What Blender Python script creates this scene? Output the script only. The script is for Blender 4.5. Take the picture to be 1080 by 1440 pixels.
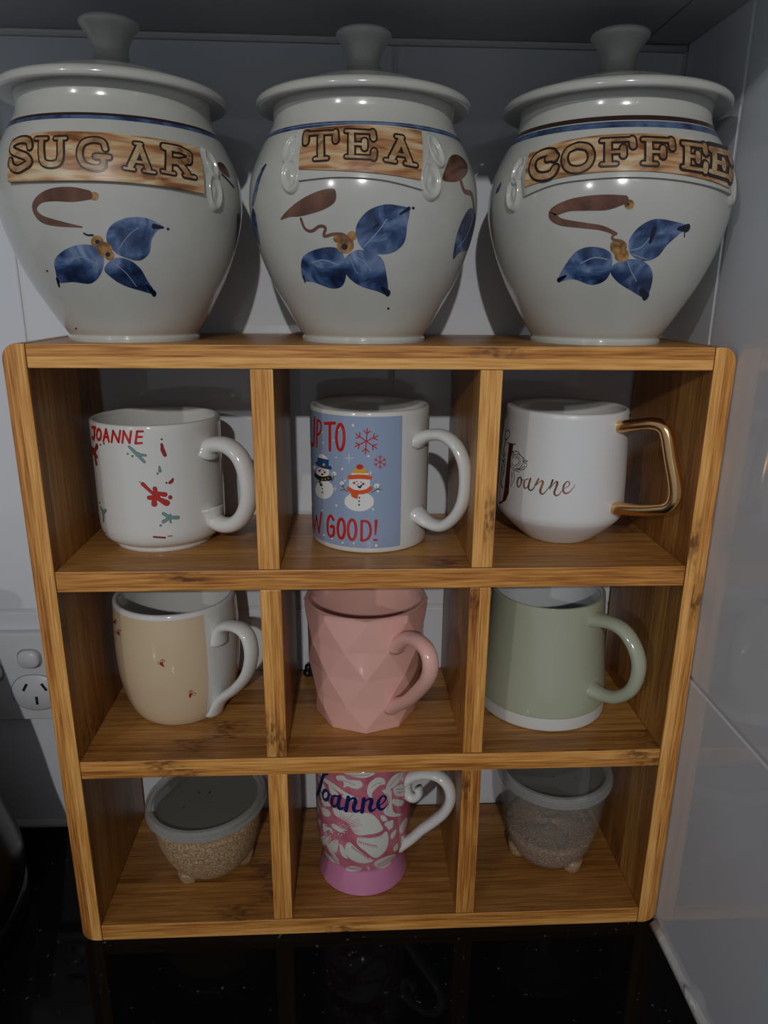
import bpy, bmesh, math, random
import numpy as np
from mathutils import Vector, Matrix
from mathutils.geometry import tessellate_polygon

random.seed(7)
PI = math.pi
for o in list(bpy.data.objects):
    bpy.data.objects.remove(o)
S = bpy.context.scene
COL = S.collection

# ------------------------------------------------------------------ camera
CAM = np.array([0.1829, -0.4016, 0.4287])
RX, RY, RZ = -0.2938, -0.0092, -0.0520
FPX = 1021.41
def rotm(rx, ry, rz):
    cx, sx = math.cos(rx), math.sin(rx); cy, sy = math.cos(ry), math.sin(ry); cz, sz = math.cos(rz), math.sin(rz)
    a = np.array([[1, 0, 0], [0, cx, -sx], [0, sx, cx]]); b = np.array([[cy, 0, sy], [0, 1, 0], [-sy, 0, cy]])
    c = np.array([[cz, -sz, 0], [sz, cz, 0], [0, 0, 1]])
    return c @ a @ b
RM = rotm(RX, RY, RZ)
cd = bpy.data.cameras.new('camera'); cam = bpy.data.objects.new('camera', cd); COL.objects.link(cam)
cd.sensor_fit = 'VERTICAL'; cd.sensor_height = 36; cd.lens = FPX / 1440 * 36; cd.clip_start = 0.01
mw = Matrix.Identity(4)
right, fwd, up = RM[:, 0], RM[:, 1], RM[:, 2]
for i in range(3):
    mw[i][0] = right[i]; mw[i][1] = up[i]; mw[i][2] = -fwd[i]; mw[i][3] = CAM[i]
cam.matrix_world = mw
S.camera = cam

# ------------------------------------------------------------------ world, lamps, exposure
wd = bpy.data.worlds.new('room_ambience'); S.world = wd; wd.use_nodes = True
wd.node_tree.nodes['Background'].inputs[0].default_value = (0.86, 0.92, 1.0, 1)
wd.node_tree.nodes['Background'].inputs[1].default_value = 0.225
SPOT, AIM = 23.5, (0.17, 0.05, 0.44)
def lamp(name, loc, watts, radius, col):
    l = bpy.data.lights.new(name, 'SPOT'); l.energy = watts; l.shadow_soft_size = radius; l.color = col
    l.spot_size = math.radians(SPOT); l.spot_blend = 1.0
    o = bpy.data.objects.new(name, l); o.location = loc; COL.objects.link(o)
    o.rotation_euler = (Vector(AIM) - Vector(loc)).to_track_quat('-Z', 'Y').to_euler(); return o
lamp('ceiling_lamp', (0.04, -3.25, 1.66), 112, 0.035, (1.0, 0.985, 0.96))
lamp('ceiling_lamp', (-1.95, -3.30, 1.56), 46, 0.035, (0.97, 0.98, 1.0))
S.view_settings.view_transform = 'Standard'; S.view_settings.look = 'None'
S.view_settings.gamma = 1; S.view_settings.use_curve_mapping = False
S.view_settings.exposure = 0.22

# ------------------------------------------------------------------ helpers
def lin(h):
    h = h.lstrip('#'); c = [int(h[i:i+2], 16) / 255 for i in (0, 2, 4)]
    return tuple(x / 12.92 if x <= .04045 else ((x + .055) / 1.055) ** 2.4 for x in c) + (1,)

def mat(name, col, rough=0.4, metal=0.0, coat=0.0, spec=0.5, alpha=1.0, bump=None, trans=0.0):
    m = bpy.data.materials.new(name); m.use_nodes = True
    nt = m.node_tree; b = nt.nodes['Principled BSDF']
    if isinstance(col, str): col = lin(col)
    b.inputs['Base Color'].default_value = col
    b.inputs['Roughness'].default_value = rough; b.inputs['Metallic'].default_value = metal
    b.inputs['Coat Weight'].default_value = coat; b.inputs['Coat Roughness'].default_value = 0.05
    b.inputs['Specular IOR Level'].default_value = spec; b.inputs['Alpha'].default_value = alpha
    b.inputs['Transmission Weight'].default_value = trans
    if bump:
        tc = nt.nodes.new('ShaderNodeTexCoord'); n = nt.nodes.new('ShaderNodeTexNoise'); n.inputs['Scale'].default_value = bump[0]
        bm = nt.nodes.new('ShaderNodeBump'); bm.inputs['Strength'].default_value = bump[1]; bm.inputs['Distance'].default_value = bump[2]
        nt.links.new(tc.outputs['Object'], n.inputs['Vector']); nt.links.new(n.outputs[0], bm.inputs['Height']); nt.links.new(bm.outputs[0], b.inputs['Normal'])
    return m

def noisy(name, stops, scale=(1, 1, 1), nscale=30, detail=4, rough=0.3, coat=0.0, bump=0.0, dist=0.0, spec=0.5, alpha=1.0):
    """colour ramp driven by a stretched noise in object space"""
    m = mat(name, (1, 1, 1, 1), rough, coat=coat, spec=spec, alpha=alpha); nt = m.node_tree; b = nt.nodes['Principled BSDF']
    tc = nt.nodes.new('ShaderNodeTexCoord'); mp = nt.nodes.new('ShaderNodeMapping'); mp.inputs['Scale'].default_value = scale
    n = nt.nodes.new('ShaderNodeTexNoise'); n.inputs['Scale'].default_value = nscale; n.inputs['Detail'].default_value = detail; n.inputs['Distortion'].default_value = dist
    r = nt.nodes.new('ShaderNodeValToRGB'); e = r.color_ramp.elements
    while len(e) < len(stops): e.new(0.5)
    for i, (p, c) in enumerate(stops):
        e[i].position = p; e[i].color = lin(c) if isinstance(c, str) else c
    L = nt.links.new
    L(tc.outputs['Object'], mp.inputs[0]); L(mp.outputs[0], n.inputs['Vector']); L(n.outputs[0], r.inputs[0]); L(r.outputs[0], b.inputs['Base Color'])
    if bump:
        bm = nt.nodes.new('ShaderNodeBump'); bm.inputs['Strength'].default_value = bump; bm.inputs['Distance'].default_value = 0.0005
        L(n.outputs[0], bm.inputs['Height']); L(bm.outputs[0], b.inputs['Normal'])
    return m

def bamboo(name, axis, edge=False):
    """laminated carbonised bamboo; axis = grain direction 'x' or 'z'"""
    m = mat(name, (1, 1, 1, 1), 0.38, spec=0.45); nt = m.node_tree; b = nt.nodes['Principled BSDF']; L = nt.links.new; N = nt.nodes.new
    def math_(op, a, bb=None, c=None, clamp=False):
        n = N('ShaderNodeMath'); n.operation = op; n.use_clamp = clamp
        for i, v in enumerate((a, bb, c)):
            if v is None: continue
            if isinstance(v, (int, float)): n.inputs[i].default_value = v
            else: L(v, n.inputs[i])
        return n.outputs[0]
    tc = N('ShaderNodeTexCoord'); sp = N('ShaderNodeSeparateXYZ'); L(tc.outputs['Object'], sp.inputs[0])
    oi = N('ShaderNodeObjectInfo'); rnd = oi.outputs['Random']
    u, v, w = (sp.outputs[0], sp.outputs[1], sp.outputs[2]) if axis == 'x' else (sp.outputs[2], sp.outputs[1], sp.outputs[0])
    u = math_('ADD', u, math_('MULTIPLY', rnd, 3.1))
    iv = math_('FLOOR', math_('ADD', math_('MULTIPLY', v, 1 / 0.0205), math_('MULTIPLY', rnd, 5)))
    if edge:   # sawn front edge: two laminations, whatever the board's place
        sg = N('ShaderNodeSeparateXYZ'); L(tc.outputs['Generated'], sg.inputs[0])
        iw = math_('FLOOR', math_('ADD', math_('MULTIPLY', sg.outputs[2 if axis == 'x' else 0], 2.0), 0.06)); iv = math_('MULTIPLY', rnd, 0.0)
    else: iw = math_('FLOOR', math_('ADD', math_('MULTIPLY', w, 1 / 0.0068), 0.35))
    sid = math_('ADD', math_('ADD', iv, math_('MULTIPLY', iw, 17.3)), math_('MULTIPLY', rnd, 91))
    wn = N('ShaderNodeTexWhiteNoise'); wn.noise_dimensions = '1D'; L(sid, wn.inputs['W'])
    wv = wn.outputs['Value']
    def nz(su, sv, det=3, off=0.0):
        c = N('ShaderNodeCombineXYZ'); L(math_('MULTIPLY', u, su), c.inputs[0])
        L(math_('ADD', math_('MULTIPLY', v, sv), off), c.inputs[1]); L(math_('ADD', math_('MULTIPLY', w, sv), math_('MULTIPLY', wv, 13)), c.inputs[2])
        n = N('ShaderNodeTexNoise'); n.inputs['Scale'].default_value = 1; n.inputs['Detail'].default_value = det; L(c.outputs[0], n.inputs['Vector']); return n.outputs[0]
    fine = nz(34, 1000); med = nz(8, 230); blot = nz(9, 30, 2)
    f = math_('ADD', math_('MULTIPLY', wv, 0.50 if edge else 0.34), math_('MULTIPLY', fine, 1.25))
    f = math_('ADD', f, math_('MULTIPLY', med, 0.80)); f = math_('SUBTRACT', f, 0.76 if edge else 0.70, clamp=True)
    r = N('ShaderNodeValToRGB'); e = r.color_ramp.elements
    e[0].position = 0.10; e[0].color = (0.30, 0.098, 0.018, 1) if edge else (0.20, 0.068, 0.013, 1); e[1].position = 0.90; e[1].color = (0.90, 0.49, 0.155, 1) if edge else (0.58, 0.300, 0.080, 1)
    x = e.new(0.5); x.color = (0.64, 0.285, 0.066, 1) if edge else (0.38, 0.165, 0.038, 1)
    L(f, r.inputs[0])
    # nodes (knuckles) of the cane: a short band on every strip, at its own place
    fr = math_('FRACT', math_('ADD', math_('MULTIPLY', u, 1 / 0.31), math_('MULTIPLY', wv, 7.7)))
    band = math_('SUBTRACT', 1.0, math_('MULTIPLY', math_('ABSOLUTE', math_('SUBTRACT', fr, 0.5)), 15.0), clamp=True)
    kn = nz(160, 420, 2, 3.3)
    k = math_('MULTIPLY', band, math_('ADD', 0.30, math_('MULTIPLY', math_('SUBTRACT', kn, 0.40, clamp=True), 4.0)), clamp=True)
    k = math_('MULTIPLY', k, math_('GREATER_THAN', math_('FRACT', math_('MULTIPLY', wv, 37.0)), 0.25))
    mx = N('ShaderNodeMixRGB'); mx.inputs[2].default_value = (0.110, 0.036, 0.010, 1); L(math_('MULTIPLY', k, 0.85), mx.inputs[0]); L(r.outputs[0], mx.inputs[1])
    L(mx.outputs[0], b.inputs['Base Color'])
    bm = N('ShaderNodeBump'); bm.inputs['Strength'].default_value = 0.35; bm.inputs['Distance'].default_value = 0.0003; L(fine, bm.inputs['Height']); L(bm.outputs[0], b.inputs['Normal'])
    return m

def tag(o, label=None, cat=None, group=None, kind=None):
    if label: o['label'] = label
    if cat: o['category'] = cat
    if group: o['group'] = group
    if kind: o['kind'] = kind
    return o

def thing(name, loc, label, cat, group=None):
    o = bpy.data.objects.new(name, None); COL.objects.link(o); o.location = loc; o.empty_display_size = 0.02
    o['loc'] = loc
    del o['loc']
    return tag(o, label, cat, group)

def worldloc(o):
    v = Vector((0, 0, 0))
    while o: v = v + Vector(o.location); o = o.parent
    return v

def obj(name, verts, faces, mats, parent=None, smooth=True, mi=None, normals=None, origin=None, flat_angle=None):
    if not isinstance(mats, (list, tuple)): mats = [mats]
    org = worldloc(parent) if parent else Vector((0, 0, 0))
    me = bpy.data.meshes.new(name)
    me.from_pydata([(v[0] - org.x, v[1] - org.y, v[2] - org.z) for v in verts], [], faces); me.validate(); me.update()
    for m in mats: me.materials.append(m)
    if mi is not None and len(mi) == len(me.polygons): me.polygons.foreach_set('material_index', mi)
    if smooth: me.polygons.foreach_set('use_smooth', [True] * len(me.polygons))
    if smooth and flat_angle: me.set_sharp_from_angle(angle=math.radians(flat_angle))
    if normals is not None and len(normals) == len(me.vertices): me.normals_split_custom_set_from_vertices(normals)
    o = bpy.data.objects.new(name, me); COL.objects.link(o)
    if parent: o.parent = parent
    return o

def boxgeo(x0, y0, z0, x1, y1, z1, bev=0.0, seg=2):
    bm = bmesh.new(); bmesh.ops.create_cube(bm, size=1)
    for v in bm.verts:
        v.co = Vector(((x0 + x1) / 2 + v.co.x * (x1 - x0), (y0 + y1) / 2 + v.co.y * (y1 - y0), (z0 + z1) / 2 + v.co.z * (z1 - z0)))
    if bev: bmesh.ops.bevel(bm, geom=bm.edges[:], offset=bev, segments=seg, affect='EDGES', profile=0.5)
    V = [tuple(v.co) for v in bm.verts]; F = [[v.index for v in f.verts] for f in bm.faces]; bm.free(); return V, F

def box(name, m, parent, *a, bev=0.0006, seg=2):
    V, F = boxgeo(*a, bev=bev, seg=seg)
    return obj(name, V, F, m, parent, smooth=True, flat_angle=15)

def lathe(c, prof, seg=96, mi=None, closed_ends=True):
    """prof = [(r, z)], revolve about the vertical through c; returns V, F, material ids"""
    V, F, I = [], [], []
    n = len(prof)
    for r, z in prof:
        for k in range(seg):
            a = 2 * PI * k / seg; V.append((c[0] + r * math.cos(a), c[1] + r * math.sin(a), c[2] + z))
    for i in range(n - 1):
        for k in range(seg):
            k2 = (k + 1) % seg; F.append([i * seg + k, i * seg + k2, (i + 1) * seg + k2, (i + 1) * seg + k]); I.append(mi[i] if mi else 0)
    if closed_ends:
        F.append(list(range(seg))[::-1]); I.append(mi[0] if mi else 0)
        F.append([(n - 1) * seg + k for k in range(seg)]); I.append(mi[-1] if mi else 0)
    return V, F, I

def smooth_curve(P, sub=6, closed=False):
    """Catmull-Rom through rows of P (any dimension)"""
    P = [np.array(p, float) for p in P]; n = len(P); out = []
    if n < 3 and not closed: 
        return [P[0] + (P[-1] - P[0]) * i / sub for i in range(sub + 1)]
    rng = range(n) if closed else range(n - 1)
    for i in rng:
        if closed: a, b, c, d = P[(i - 1) % n], P[i], P[(i + 1) % n], P[(i + 2) % n]
        else: a, b, c, d = P[max(i - 1, 0)], P[i], P[i + 1], P[min(i + 2, n - 1)]
        for k in range(sub):
            t = k / sub
            out.append(0.5 * ((2 * b) + (-a + c) * t + (2 * a - 5 * b + 4 * c - d) * t * t + (-a + 3 * b - 3 * c + d) * t ** 3))
    if not closed: out.append(P[-1])
    return out

def resample_prof(prof, step=0.0015):
    """smooth a list of (r,z) points"""
    return [tuple(p) for p in smooth_curve(prof, 5)]

# ray through a photograph pixel (used once, to read off where a thing stands and where paint sits on its surface)
def ray(px, py):
    q = np.array([(px - 540) / FPX, 1, -(py - 720) / FPX]); d = RM @ q
    return CAM, d / np.linalg.norm(d)

class Surf:
    """outer surface of a turned vessel: centre c (x,y,z base) and profile (r,z) of the outside from bottom to top"""
    def __init__(s, c, prof):
        s.c = c; zz = []; rr = []
        for r, z in prof:
            if not zz or z > zz[-1] + 1e-6: zz.append(z); rr.append(r)
        s.z = np.array(zz); s.r = np.array(rr); s.R = float(max(rr))
    def rad(s, z): return np.interp(z, s.z, s.r)
    def pt(s, th, z, h=0.0):
        r = float(s.rad(z)) + h
        return (s.c[0] + r * math.sin(th), s.c[1] - r * math.cos(th), s.c[2] + z)
    def nrm(s, th, z):
        e = 0.0015; dr = float(s.rad(z + e) - s.rad(z - e)) / (2 * e)
        v = Vector((math.sin(th), -math.cos(th), -dr)); v.normalize(); return v
    def px(s, x, y):
        """pixel -> (u, v) = (angle * R, height)"""
        o, d = ray(x, y)
        t = np.linspace(0.25, 0.75, 1500)
        X = o[0] + d[0] * t - s.c[0]; Y = o[1] + d[1] * t - s.c[1]; Z = o[2] + d[2] * t - s.c[2]
        g = np.hypot(X, Y) - np.interp(Z, s.z, s.r)
        w = np.where(g <= 0)[0]
        if len(w) and w[0] > 0:
            i = w[0]; f = g[i - 1] / (g[i - 1] - g[i]); tt = t[i - 1] + f * (t[i] - t[i - 1])
        else: tt = t[int(np.argmin(g))]
        X = o[0] + d[0] * tt - s.c[0]; Y = o[1] + d[1] * tt - s.c[1]; Z = o[2] + d[2] * tt - s.c[2]
        return np.array([math.atan2(X, -Y) * s.R, float(Z)])

class Decal:
    """collects flat print / paint / relief in the (u,v) chart of a Surf and wraps it on"""
    def __init__(s, surf, off=(0, 0), sc=1.0):
        s.S = surf; s.off = off; s.sc = sc; s.V = []; s.F = []; s.cache = {}; s.marks = []; s.auto = []
    def mark(s): s.marks.append(len(s.F))
    def m(s, p): 
        k = (round(p[0], 2), round(p[1], 2))
        if k not in s.cache: s.cache[k] = s.S.px(s.off[0] + p[0] / s.sc, s.off[1] + p[1] / s.sc)
        return s.cache[k]
    def poly_uv(s, pts, h, maxe=0.004):
        if len(pts) < 3: return
        bm = bmesh.new(); vs = [bm.verts.new((p[0], p[1], 0)) for p in pts]
        tris = tessellate_polygon([[Vector((p[0], p[1], 0)) for p in pts]])
        for t in tris:
            try: bm.faces.new([vs[i] for i in t])
            except ValueError: pass
        for _ in range(5):
            e = [x for x in bm.edges if x.calc_length() > maxe]
            if not e: break
            bmesh.ops.subdivide_edges(bm, edges=e, cuts=1); bmesh.ops.triangulate(bm, faces=bm.faces[:])
        bm.verts.index_update(); b = len(s.V)
        for v in bm.verts: s.V.append((v.co.x, v.co.y, h))
        for f in bm.faces:
            ids = [b + v.index for v in f.verts]
            q = [v.co for v in f.verts]; ar = (q[1] - q[0]).cross(q[2] - q[0]).z
            if abs(ar) > 1e-12: s.F.append(ids if ar > 0 else ids[::-1])
        bm.free()
    def poly(s, pts, h=0.00012, smooth=True):
        s.auto.append(len(s.F))
        uv = [s.m(p) for p in pts]
        if smooth: uv = smooth_curve(uv, 5, True)
        s.poly_uv(uv, h)
    def disc_uv(s, c, rx, ry, h, n=20, rot=0.0):
        cr, sr = math.cos(rot), math.sin(rot)
        s.poly_uv([(c[0] + rx * math.cos(a) * cr - ry * math.sin(a) * sr, c[1] + rx * math.cos(a) * sr + ry * math.sin(a) * cr) for a in [2 * PI * k / n for k in range(n)]], h)
    def dot(s, p, r, h=0.00012, n=14, ry=None):
        """ellipse given in picture units"""
        ry = ry or r; s.auto.append(len(s.F))
        s.poly_uv([s.m((p[0] + r * math.cos(a), p[1] + ry * math.sin(a))) for a in [2 * PI * k / n for k in range(n)]], h)
    def stroke_uv(s, P, w, h, caps=True):
        """P list of (u,v), w list of half widths"""
        n = len(P)
        if n < 2: return
        L, Rr = [], []
        for i in range(n):
            a = P[max(i - 1, 0)]; b = P[min(i + 1, n - 1)]; d = np.array(b) - np.array(a); l = np.linalg.norm(d) or 1e-9; d = d / l
            nn = np.array([-d[1], d[0]]) * w[i]; L.append(np.array(P[i]) + nn); Rr.append(np.array(P[i]) - nn)
        b0 = len(s.V)
        for i in range(n): s.V.append((L[i][0], L[i][1], h)); s.V.append((Rr[i][0], Rr[i][1], h))
        for i in range(n - 1): s.F.append([b0 + 2 * i, b0 + 2 * i + 1, b0 + 2 * i + 3, b0 + 2 * i + 2])
        if caps:
            for i in (0, n - 1):
                if w[i] > 0.00012: s.disc_uv(P[i], w[i], w[i], h, 10)
    def mm(s, p):
        """metres on the surface per picture unit near p"""
        a = s.m(p); b = s.m((p[0] + 2, p[1])); c = s.m((p[0], p[1] + 2))
        return math.sqrt(max(abs((b[0] - a[0]) * (c[1] - a[1]) - (b[1] - a[1]) * (c[0] - a[0])) / 4, 1e-12))
    def line(s, pts, w, h=0.00012, smooth=True, caps=True, sub=5):
        """stroke through picture points; w = full width in picture units (number or list)"""
        s.auto.append(len(s.F))
        ws = list(w) if isinstance(w, (list, tuple)) else [w] * len(pts)
        k = s.mm(pts[len(pts) // 2])
        k = min(k, 0.0009 / s.sc * 1.0) if False else k
        rows = [list(s.m(p)) + [x * k / 2] for p, x in zip(pts, ws)]
        if smooth and len(rows) > 2: rows = smooth_curve(rows, sub)
        else:
            out = []
            for i in range(len(rows) - 1):
                a, b = np.array(rows[i]), np.array(rows[i + 1])
                m_ = max(2, int(np.linalg.norm((b - a)[:2]) / 0.003) + 1)
                seg = [a + (b - a) * t / m_ for t in range(m_ + 1)]
                s.stroke_uv([x[:2] for x in seg], [max(x[2], 0.00004) for x in seg], h, caps)
            return
        s.stroke_uv([r[:2] for r in rows], [max(r[2], 0.00004) for r in rows], h, caps)
    def ring(s, c, rx, ry, w, h=0.00012, n=28):
        pts = [(c[0] + rx * math.cos(a), c[1] + ry * math.sin(a)) for a in [2 * PI * k / n for k in range(n + 1)]]
        s.line(pts, w, h, smooth=True, caps=False, sub=2)
    def build(s, name, m, parent, lift=0.0, label=None, split='auto', stuff=False):
        """one object per painted piece (split='auto'), per mark() (split='mark') or one object"""
        R = s.S.R
        cuts = {'auto': s.auto, 'mark': s.marks}.get(split, []) if not stuff else []
        cuts = sorted(set([0] + list(cuts) + [len(s.F)])); res = None
        for a, b in zip(cuts[:-1], cuts[1:]):
            F = s.F[a:b]; used = sorted({i for f in F for i in f}); ix = {o: n for n, o in enumerate(used)}
            V = [s.S.pt(s.V[i][0] / R, s.V[i][1], s.V[i][2] + lift) for i in used]; N = [s.S.nrm(s.V[i][0] / R, s.V[i][1]) for i in used]
            res = obj(name, V, [[ix[i] for i in f] for f in F], m, parent, smooth=True, normals=N)
            if label: res['label'] = label
            if stuff: res['kind'] = 'stuff'
        return res

def band_decal(name, surf, th0, th1, z0, z1, m, parent, h=0.0001, nt=60, nz=24):
    V, F, N = [], [], []
    for j in range(nz + 1):
        for i in range(nt + 1):
            th = th0 + (th1 - th0) * i / nt; z = z0 + (z1 - z0) * j / nz
            V.append(surf.pt(th, z, h)); N.append(surf.nrm(th, z))
    for j in range(nz):
        for i in range(nt):
            a = j * (nt + 1) + i; F.append([a, a + 1, a + nt + 2, a + nt + 1])
    return obj(name, V, F, m, parent, normals=N)

def tube(P, wa, wb, frame_n, seg=20, ends=True, power=2.0):
    """sweep an oval along 3-D points P; wa = half size in the bend plane, wb = half size along frame_n"""
    n = len(P); V, F = [], []
    fn = Vector(frame_n).normalized()
    for i in range(n):
        t = (Vector(P[min(i + 1, n - 1)]) - Vector(P[max(i - 1, 0)])).normalized(); a = t.cross(fn).normalized()
        A = wa[i] if isinstance(wa, (list, tuple)) else wa; B = wb[i] if isinstance(wb, (list, tuple)) else wb
        for k in range(seg):
            q = 2 * PI * k / seg; c_, s_ = math.cos(q), math.sin(q)
            c_ = math.copysign(abs(c_) ** (2 / power), c_); s_ = math.copysign(abs(s_) ** (2 / power), s_)
            V.append(tuple(Vector(P[i]) + a * (A * c_) + fn * (B * s_)))
    for i in range(n - 1):
        for k in range(seg):
            k2 = (k + 1) % seg; F.append([i * seg + k, i * seg + k2, (i + 1) * seg + k2, (i + 1) * seg + k])
    if ends: F.append(list(range(seg))[::-1]); F.append([(n - 1) * seg + k for k in range(seg)])
    return V, F

def in_handle_plane(c, az, pts):
    """picture points -> (radial, z) in the vertical plane through the axis of c at azimuth az (0 = towards the camera side, + = right)"""
    dx, dy = math.sin(az), -math.cos(az); n = np.array([-dy, dx, 0]); out = []
    for p in pts:
        o, d = ray(*p); t = ((np.array([c[0], c[1], 0]) - o) @ n) / (d @ n); q = o + d * t
        out.append(((q[0] - c[0]) * dx + (q[1] - c[1]) * dy, float(q[2])))
    return out

def handle(name, surf, az, pts, wa, wb, m, parent, off, sc, sink=0.0022, flare=1.35, power=2.0, sub=6, seg=20):
    c = surf.c; rz = in_handle_plane(c, az, [(off[0] + x / sc, off[1] + y / sc) for x, y in pts])
    rows = [list(x) for x in rz]
    for i in (0, -1): rows[i][0] = float(surf.rad(rows[i][1] - c[2])) - sink
    rows = smooth_curve(rows, sub)
    P = [(c[0] + r * math.sin(az), c[1] - r * math.cos(az), z) for r, z in rows]; n = len(P)
    A, B = [], []
    for i in range(n):
        e = min(i, n - 1 - i) / (n * 0.14); f = 1 + (flare - 1) * max(0, 1 - e) ** 2
        A.append(wa * f); B.append(wb * f)
    V, F = tube(P, A, B, (math.cos(az), math.sin(az), 0), seg, True, power)
    return obj(name, V, F, m, parent)

# ------------------------------------------------------------------ materials
M = {}
M['tile'] = mat('glazed_white_tile', (0.66, 0.685, 0.73, 1), 0.055, spec=0.5, bump=(9, 0.12, 0.002))
M['grout'] = mat('pale_grout', (0.60, 0.61, 0.61, 1), 0.55)
M['caulk'] = mat('white_silicone', (0.62, 0.62, 0.60, 1), 0.35, bump=(220, 0.5, 0.001))
M['cab'] = mat('grey_cabinet_board', (0.40, 0.405, 0.415, 1), 0.42)
M['cabdoor'] = mat('cabinet_door_white', (0.5, 0.5, 0.5, 1), 0.35)
M['stone'] = noisy('black_stone', [(0.0, (0.0035, 0.0035, 0.004, 1)), (0.74, (0.0045, 0.0045, 0.005, 1)), (0.80, (0.09, 0.09, 0.09, 1))], (1, 1, 1), 260, 1, rough=0.05, spec=0.1)
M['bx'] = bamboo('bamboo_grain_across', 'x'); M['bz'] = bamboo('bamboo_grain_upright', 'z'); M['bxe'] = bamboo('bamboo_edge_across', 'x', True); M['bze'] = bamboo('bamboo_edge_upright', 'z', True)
M['white'] = mat('white_china', (0.66, 0.655, 0.63, 1), 0.12, coat=0.3)
M['jar'] = noisy('stoneware_glaze', [(0.35, (0.470, 0.470, 0.435, 1)), (0.65, (0.53, 0.53, 0.495, 1))], (1, 1, 1), 18, 3, rough=0.16, coat=0.35)
M['plastic'] = mat('white_switch_plastic', (0.62, 0.64, 0.67, 1), 0.3)
M['dark'] = mat('black_slot', (0.01, 0.01, 0.012, 1), 0.5)
M['blackrubber'] = mat('black_cable', (0.008, 0.008, 0.009, 1), 0.35)

# ================================================================== STRUCTURE
WY, WX = 0.117, 0.4005
ZC = 0.580
def struct(name, V, F, m, parent=None, **k):
    o = obj(name, V, F, m, parent, **k); o['kind'] = 'structure'; return o
V, F = boxgeo(-1.3, WY + 0.0012, -0.04, WX + 0.10, WY + 0.08, 1.30)
wall_back = struct('wall_back', V, F, M['grout'], smooth=False)
V, F = boxgeo(WX + 0.0012, -1.30, -0.04, WX + 0.10, WY + 0.0010, 1.30)
wall_right = struct('wall_right', V, F, M['grout'], smooth=False)
def tile_mesh(w, h, t=0.004):
    V, F = boxgeo(0, 0, 0, w, t, h, bev=0.0013, seg=2); return V, F
g = 0.0026
def lay(parent, axis, a_edges, z_edges):
    for i in range(len(a_edges) - 1):
        for j in range(len(z_edges) - 1):
            a0, a1 = a_edges[i] + g / 2, a_edges[i + 1] - g / 2; z0, z1 = z_edges[j] + g / 2, z_edges[j + 1] - g / 2
            if axis == 'x': args = (a0, WY, z0, a1, WY + 0.0035, z1)
            else: args = (WX, a0, z0, WX + 0.0035, a1, z1)
            box('tile', M['tile'], parent, *args, bev=0.0011)
lay(wall_back, 'x', [-1.280, -1.033, -0.783, -0.536, -0.283, -0.0335, 0.2145, WX - g / 2 + 0.0016], [-0.035, 0.1945, 0.5795, 0.98])
lay(wall_right, 'y', [-1.22, -0.966, -0.716, -0.466, -0.2155, 0.0350, WY + g / 2 - 0.0022], [-0.035, 0.1945, 0.5945, 0.9945])

# bead of silicone where the worktop meets the walls (the shelf covers the corner itself)
def bead(name, P0, P1, a, b_, m):
    """triangular fillet from P0 to P1; a, b_ = its two legs (vectors)"""
    n = 40; V, F = [], []
    rnd = random.Random(3)
    for i in range(n + 1):
        p = Vector(P0).lerp(Vector(P1), i / n); j = 1 + rnd.uniform(-.05, .05)
        if 'right' in name and 10 < i < 14: j = 1.28
        q = [p, p + Vector(a) * j, p + Vector(a) * j * .62 + Vector(b_) * j * .42, p + Vector(a) * j * .28 + Vector(b_) * j * .7, p + Vector(b_) * j]
        V += [tuple(x) for x in q]
    for i in range(n):
        for k in range(5): F.append([i * 5 + k, i * 5 + (k + 1) % 5, i * 5 + 5 + (k + 1) % 5, i * 5 + 5 + k])
    F.append([4, 3, 2, 1, 0]); F.append([n * 5 + k for k in range(5)])
    return struct(name, V, F, m)
t1 = bead('trim_1', (WX, -0.60, 0), (WX, -0.0015, 0), (-0.0048, 0, 0), (0, 0, 0.0045), M['caulk'])
t2 = bead('trim_2', (-1.25, WY, 0), (WX - .001, WY, 0), (0, -0.0030, 0), (0, 0, 0.0065), M['caulk'])
t3 = bead('trim_3', (-1.25, WY, ZC - 0.0002), (WX - .001, WY, ZC - 0.0002), (0, -0.0030, 0), (0, 0, -0.0035), M['caulk'])
# worn blob of silicone near the front
V, F = [], []
blob = bpy.data.meshes.new('tmp')
bm = bmesh.new(); bmesh.ops.create_icosphere(bm, subdivisions=3, radius=1)
rr = random.Random(5)
for v in bm.verts:
    k = 1 + 0.22 * math.sin(v.co.x * 5 + 1) * math.cos(v.co.y * 7) + rr.uniform(-.05, .05)
    v.co = Vector((WX - 0.0034 + v.co.x * 0.0022 * k, -0.060 + v.co.y * 0.0072 * k, 0.0032 + v.co.z * 0.0024 * k))
V = [tuple(v.co) for v in bm.verts]; F = [[v.index for v in f.verts] for f in bm.faces]; bm.free()
o = obj('silicone_lump', V, F, M['caulk'], t1)

# worktop
wt = thing('kitchen_worktop', (-0.45, -0.18, -0.04), 'polished black stone kitchen worktop under the bamboo shelf', 'worktop')
V, F = boxgeo(-1.28, -0.50, -0.038, WX - 0.0002, WY - 0.0003, 0.0, bev=0.0015)
obj('slab', V, F, M['stone'], wt, flat_angle=15)

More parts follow.
